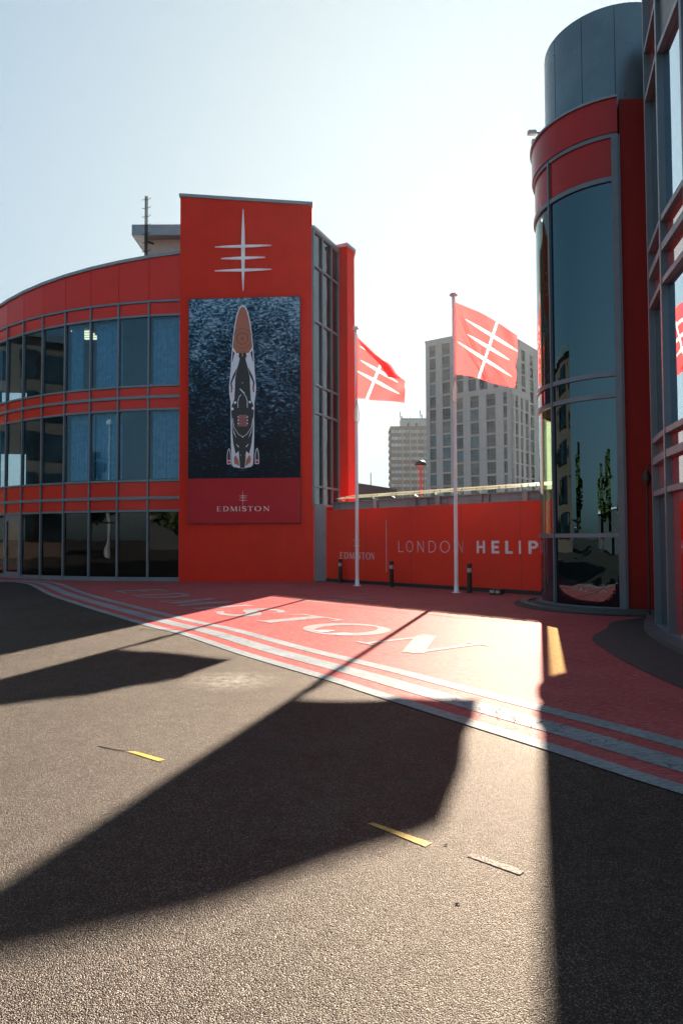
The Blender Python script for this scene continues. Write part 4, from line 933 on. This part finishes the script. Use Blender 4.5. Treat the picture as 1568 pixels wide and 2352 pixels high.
# low dark shed roof + pole
LS = thing('low_building', 'low dark roofed building glimpsed between the red pier and brown office block', 'building', (4, 80, 0))
M['shed'] = paint('dark_roof', (.035, .035, .04), .7)
a, b, c = P(800, 1106, 80), P(823, 1113, 80), P(912, 1124, 80)
MB().hexa([(a.x, 80, 0), (c.x, 80, 0), (c.x, 100, 0), (a.x, 100, 0)], [(a.x, 80, a.z), (c.x, 80, c.z), (c.x, 100, c.z), (a.x, 100, a.z)]).build('roof_block', M['shed'], LS)
for px in (831, 843, 852): q = P(px, 1113, 79); MB().lathe([(.35, 0), (.35, .2), (.15, .35)], (q.x, 82, q.z-.15), 10).build('roof_vent', M['shed'], LS)
q = P(851.5, 1118, 85); T = thing('thin_pole', 'thin dark pole rising above the low dark roof', 'pole', (q.x, 85, 0)); MB().tube([(q.x, 85, 0), (q.x, 85, H(1086, 85))], .06, 6).build('pole_shaft', M['black'], T)
# mushroom street lamp
q = P(966, 1085, 48); RL = thing('street_lamp', 'red lamp post with dark mushroom shaped head behind the red wall', 'street lamp', (q.x, 48, 0)); zt3 = H(1058, 48)
M['lamp_red'] = paint('lamp_post_red', (.55, .03, .05), .5)
MB().tube([(q.x+.06, 48, 0), (q.x, 48, zt3-.5)], .075, 10).build('post', M['lamp_red'], RL)
MB().lathe([(.10, zt3-.48), (.42, zt3-.36), (.44, zt3-.30), (.34, zt3-.12), (.15, zt3-.02), (.03, zt3)], (q.x, 48, 0), 20).build('lamp_hood', M['black'], RL, smooth=True)
MB().lathe([(.12, zt3-.60), (.30, zt3-.48), (.36, zt3-.37)], (q.x, 48, 0), 20).build('lamp_bowl', M['lens'], RL, smooth=True)
# ---------------------------------------------------------------- what the windows mirror: trees, added low block, mast behind the viewer
M['leaf'] = paint('leaves', (.045, .07, .02), .6, var=.4, nsc=1.5); M['bark'] = paint('bark', (.07, .05, .035), .9)
def tree(x, y, h, r, lab):
    T = thing('broadleaf_tree', lab, 'tree', (x, y, 0), 'trees behind the viewer'); MB().tube([(x, y, 0), (x+.2, y, h*.35), (x, y+.2, h*.7)], [.25, .18, .08], 8).build('trunk', M['bark'], T)
    m = MB()
    for _ in range(3600):
        a, b = random.uniform(0, 6.28), random.uniform(-1, 1); rr = r*random.uniform(.5, 1)*(1+.25*math.sin(3*a+4*b)); c = Vector((x+rr*math.cos(a)*math.sqrt(1-b*b), y+rr*math.sin(a)*math.sqrt(1-b*b), h*.62+b*h*.38))
        u = Vector((random.gauss(0, 1), random.gauss(0, 1), random.gauss(0, 1))).normalized()*.38; v = u.cross(Vector((random.gauss(0, 1), random.gauss(0, 1), 1))).normalized()*.22; m.quad(c-u, c-v, c+u, c+v)
    m.build('crown', M['leaf'], T)
for i, (x, y, h, r) in enumerate(((-30, -22, 8, 3.6), (-22, -26, 9.5, 4), (-9, -32, 7, 3.4), (3, -30, 8, 3.5), (-42, 5, 9.5, 4))):
    tree(x, y, h, r, ('broad tree behind the viewer standing far to the left', 'tallest tree behind the viewer left of centre', 'lowest round tree behind the viewer', 'tree behind the viewer nearest the right hand side', 'wide tree at the far left beyond the parked helicopter')[i])
WH = thing('warehouse', 'tall grey brick warehouse off to the left beyond the curved office building', 'warehouse', (-52, 14, 0))
MB().box(-60, -46, 15, 50, 0, 19).build('wall', M['brick'], WH); MB().box(-60.4, -45.6, 14.6, 50.4, 19.01, 19.6).build('roof', M['coping'], WH)
wm_ = MB()
for k in range(5):
    for j in range(8): wm_.box(-45.99, -45.9, 17+j*4.1, 19.6+j*4.1, 1.5+k*3.5, 3.9+k*3.5)
wm_.build('windows', M['farglass'], WH, kind='stuff')
HG = thing('reflection_block', 'long low dark block with pale roof edge added behind the viewer for window reflections', 'reflection_block', (-12, -44, 0))  # unseen block added to darken the ground floor reflections
MB().box(-60, 30, -50, -42, 0, 4.6).build('wall', M['shed'], HG); MB().box(-60.5, 30.5, -50.5, -41.5, 4.61, 5.0).build('roof', M['pale'], HG)

HC = thing('helicopter', 'small white helicopter with red tail stripe parked at the left beyond the picture', 'helicopter', (-33, 11, 0))
hx = Vector((.84, .54, 0)); hy = Vector((-.54, .84, 0)); hc = Vector((-33, 11, 0))
def hp(x, y, z): return hc+hx*x+hy*y+Vector((0, 0, z))
def loft(secs, n=14):
    m = MB(); vs = []
    for x, z, ry, rz in secs:
        for k in range(n): q = 2*math.pi*k/n; vs.append(hp(x, ry*math.cos(q), z+rz*math.sin(q)))
    fs = [tuple(range(n)), tuple(range((len(secs)-1)*n, len(secs)*n))]
    for i in range(len(secs)-1):
        for k in range(n): l = (k+1) % n; fs.append((i*n+k, i*n+l, (i+1)*n+l, (i+1)*n+k))
    return m.add(vs, fs)
M['heli_white'] = paint('helicopter_white', (.75, .75, .72), .25, coat=.4)
loft([(2.6, 1.25, .05, .05), (2.3, 1.25, .45, .4), (1.6, 1.4, .72, .68), (.6, 1.5, .8, .82), (-.6, 1.55, .75, .8), (-1.6, 1.75, .4, .5), (-2.2, 1.9, .2, .25), (-5.4, 2.15, .1, .12)]).build('fuselage', M['heli_white'], HC, smooth=True)
loft([(2.2, 1.5, .46, .34), (1.6, 1.62, .735, .52), (.9, 1.7, .80, .55)]).build('windscreen', M['glass_dark'], HC, smooth=True)
m = MB(); m.hexa([hp(-5.0, -.03, 1.5), hp(-5.6, -.03, 1.5), hp(-5.6, .03, 1.5), hp(-5.0, .03, 1.5)], [hp(-5.3, -.03, 3.1), hp(-5.8, -.03, 3.1), hp(-5.8, .03, 3.1), hp(-5.3, .03, 3.1)]); m.build('tail_fin', M['red_chip'], HC)
MB().tube([hp(0, 0, 2.2), hp(0, 0, 2.95)], .09, 8).build('rotor_mast', M['black'], HC)
for k in range(3):
    a = .5+k*2.094; m = MB(); m.tube([hp(.1*math.cos(a), .1*math.sin(a), 2.9), hp(4.8*math.cos(a), 4.8*math.sin(a), 2.82)], [.07, .05], 4); m.build('rotor_blade', M['black'], HC)
for s_ in (-1, 1):
    m = MB(); m.tube([hp(-1.4, s_*.95, .06), hp(1.7, s_*.95, .06), hp(2.1, s_*.95, .25)], .04, 6); m.tube([hp(.9, s_*.95, .06), hp(.8, s_*.5, .95)], .035, 6); m.tube([hp(-.8, s_*.95, .06), hp(-.7, s_*.5, .95)], .035, 6); m.build('landing_skid', M['black'], HC)
LM = thing('light_mast', 'slim mast with floodlights and crossarms standing at left beyond the picture', 'mast', (-36.5, 4.6, 0))
MB().tube([(-36.5, 4.6, 0), (-36.5, 4.6, 11.5)], [.16, .09], 8).build('mast_pole', M['grey_steel'], LM)
MB().tube([(-37.3, 5.8, 8.6), (-35.7, 3.4, 8.6)], .05, 6).build('crossarm', M['black'], LM)
for a, z in ((.9, 8.9), (-.9, 8.9), (.9, 7.6)): MB().box(-36.5-.6*a-.3, -36.5-.6*a+.3, 4.6+a-.2, 4.6+a+.2, z-.2, z+.2).build('floodlight_head', M['black'], LM)
MB().lathe([(.05, 11.4), (.28, 11.6), (.28, 11.9), (.05, 12.1)], (-36.5, 4.6, 0), 12).build('beacon', M['pale'], LM)
# ---------------------------------------------------------------- air
hm_, N_, L_ = nodes('haze_air'); N_.remove(N_['Principled BSDF']); pv = N_.new('ShaderNodeVolumePrincipled')
pv.inputs['Color'].default_value = (.93, .96, 1, 1); pv.inputs['Density'].default_value = .00006; pv.inputs['Anisotropy'].default_value = .55
L_.new(pv.outputs[0], N_['Material Output'].inputs['Volume'])
MB().box(-70, 130, -60, 330, -1, 75).build('haze', hm_, kind='stuff')
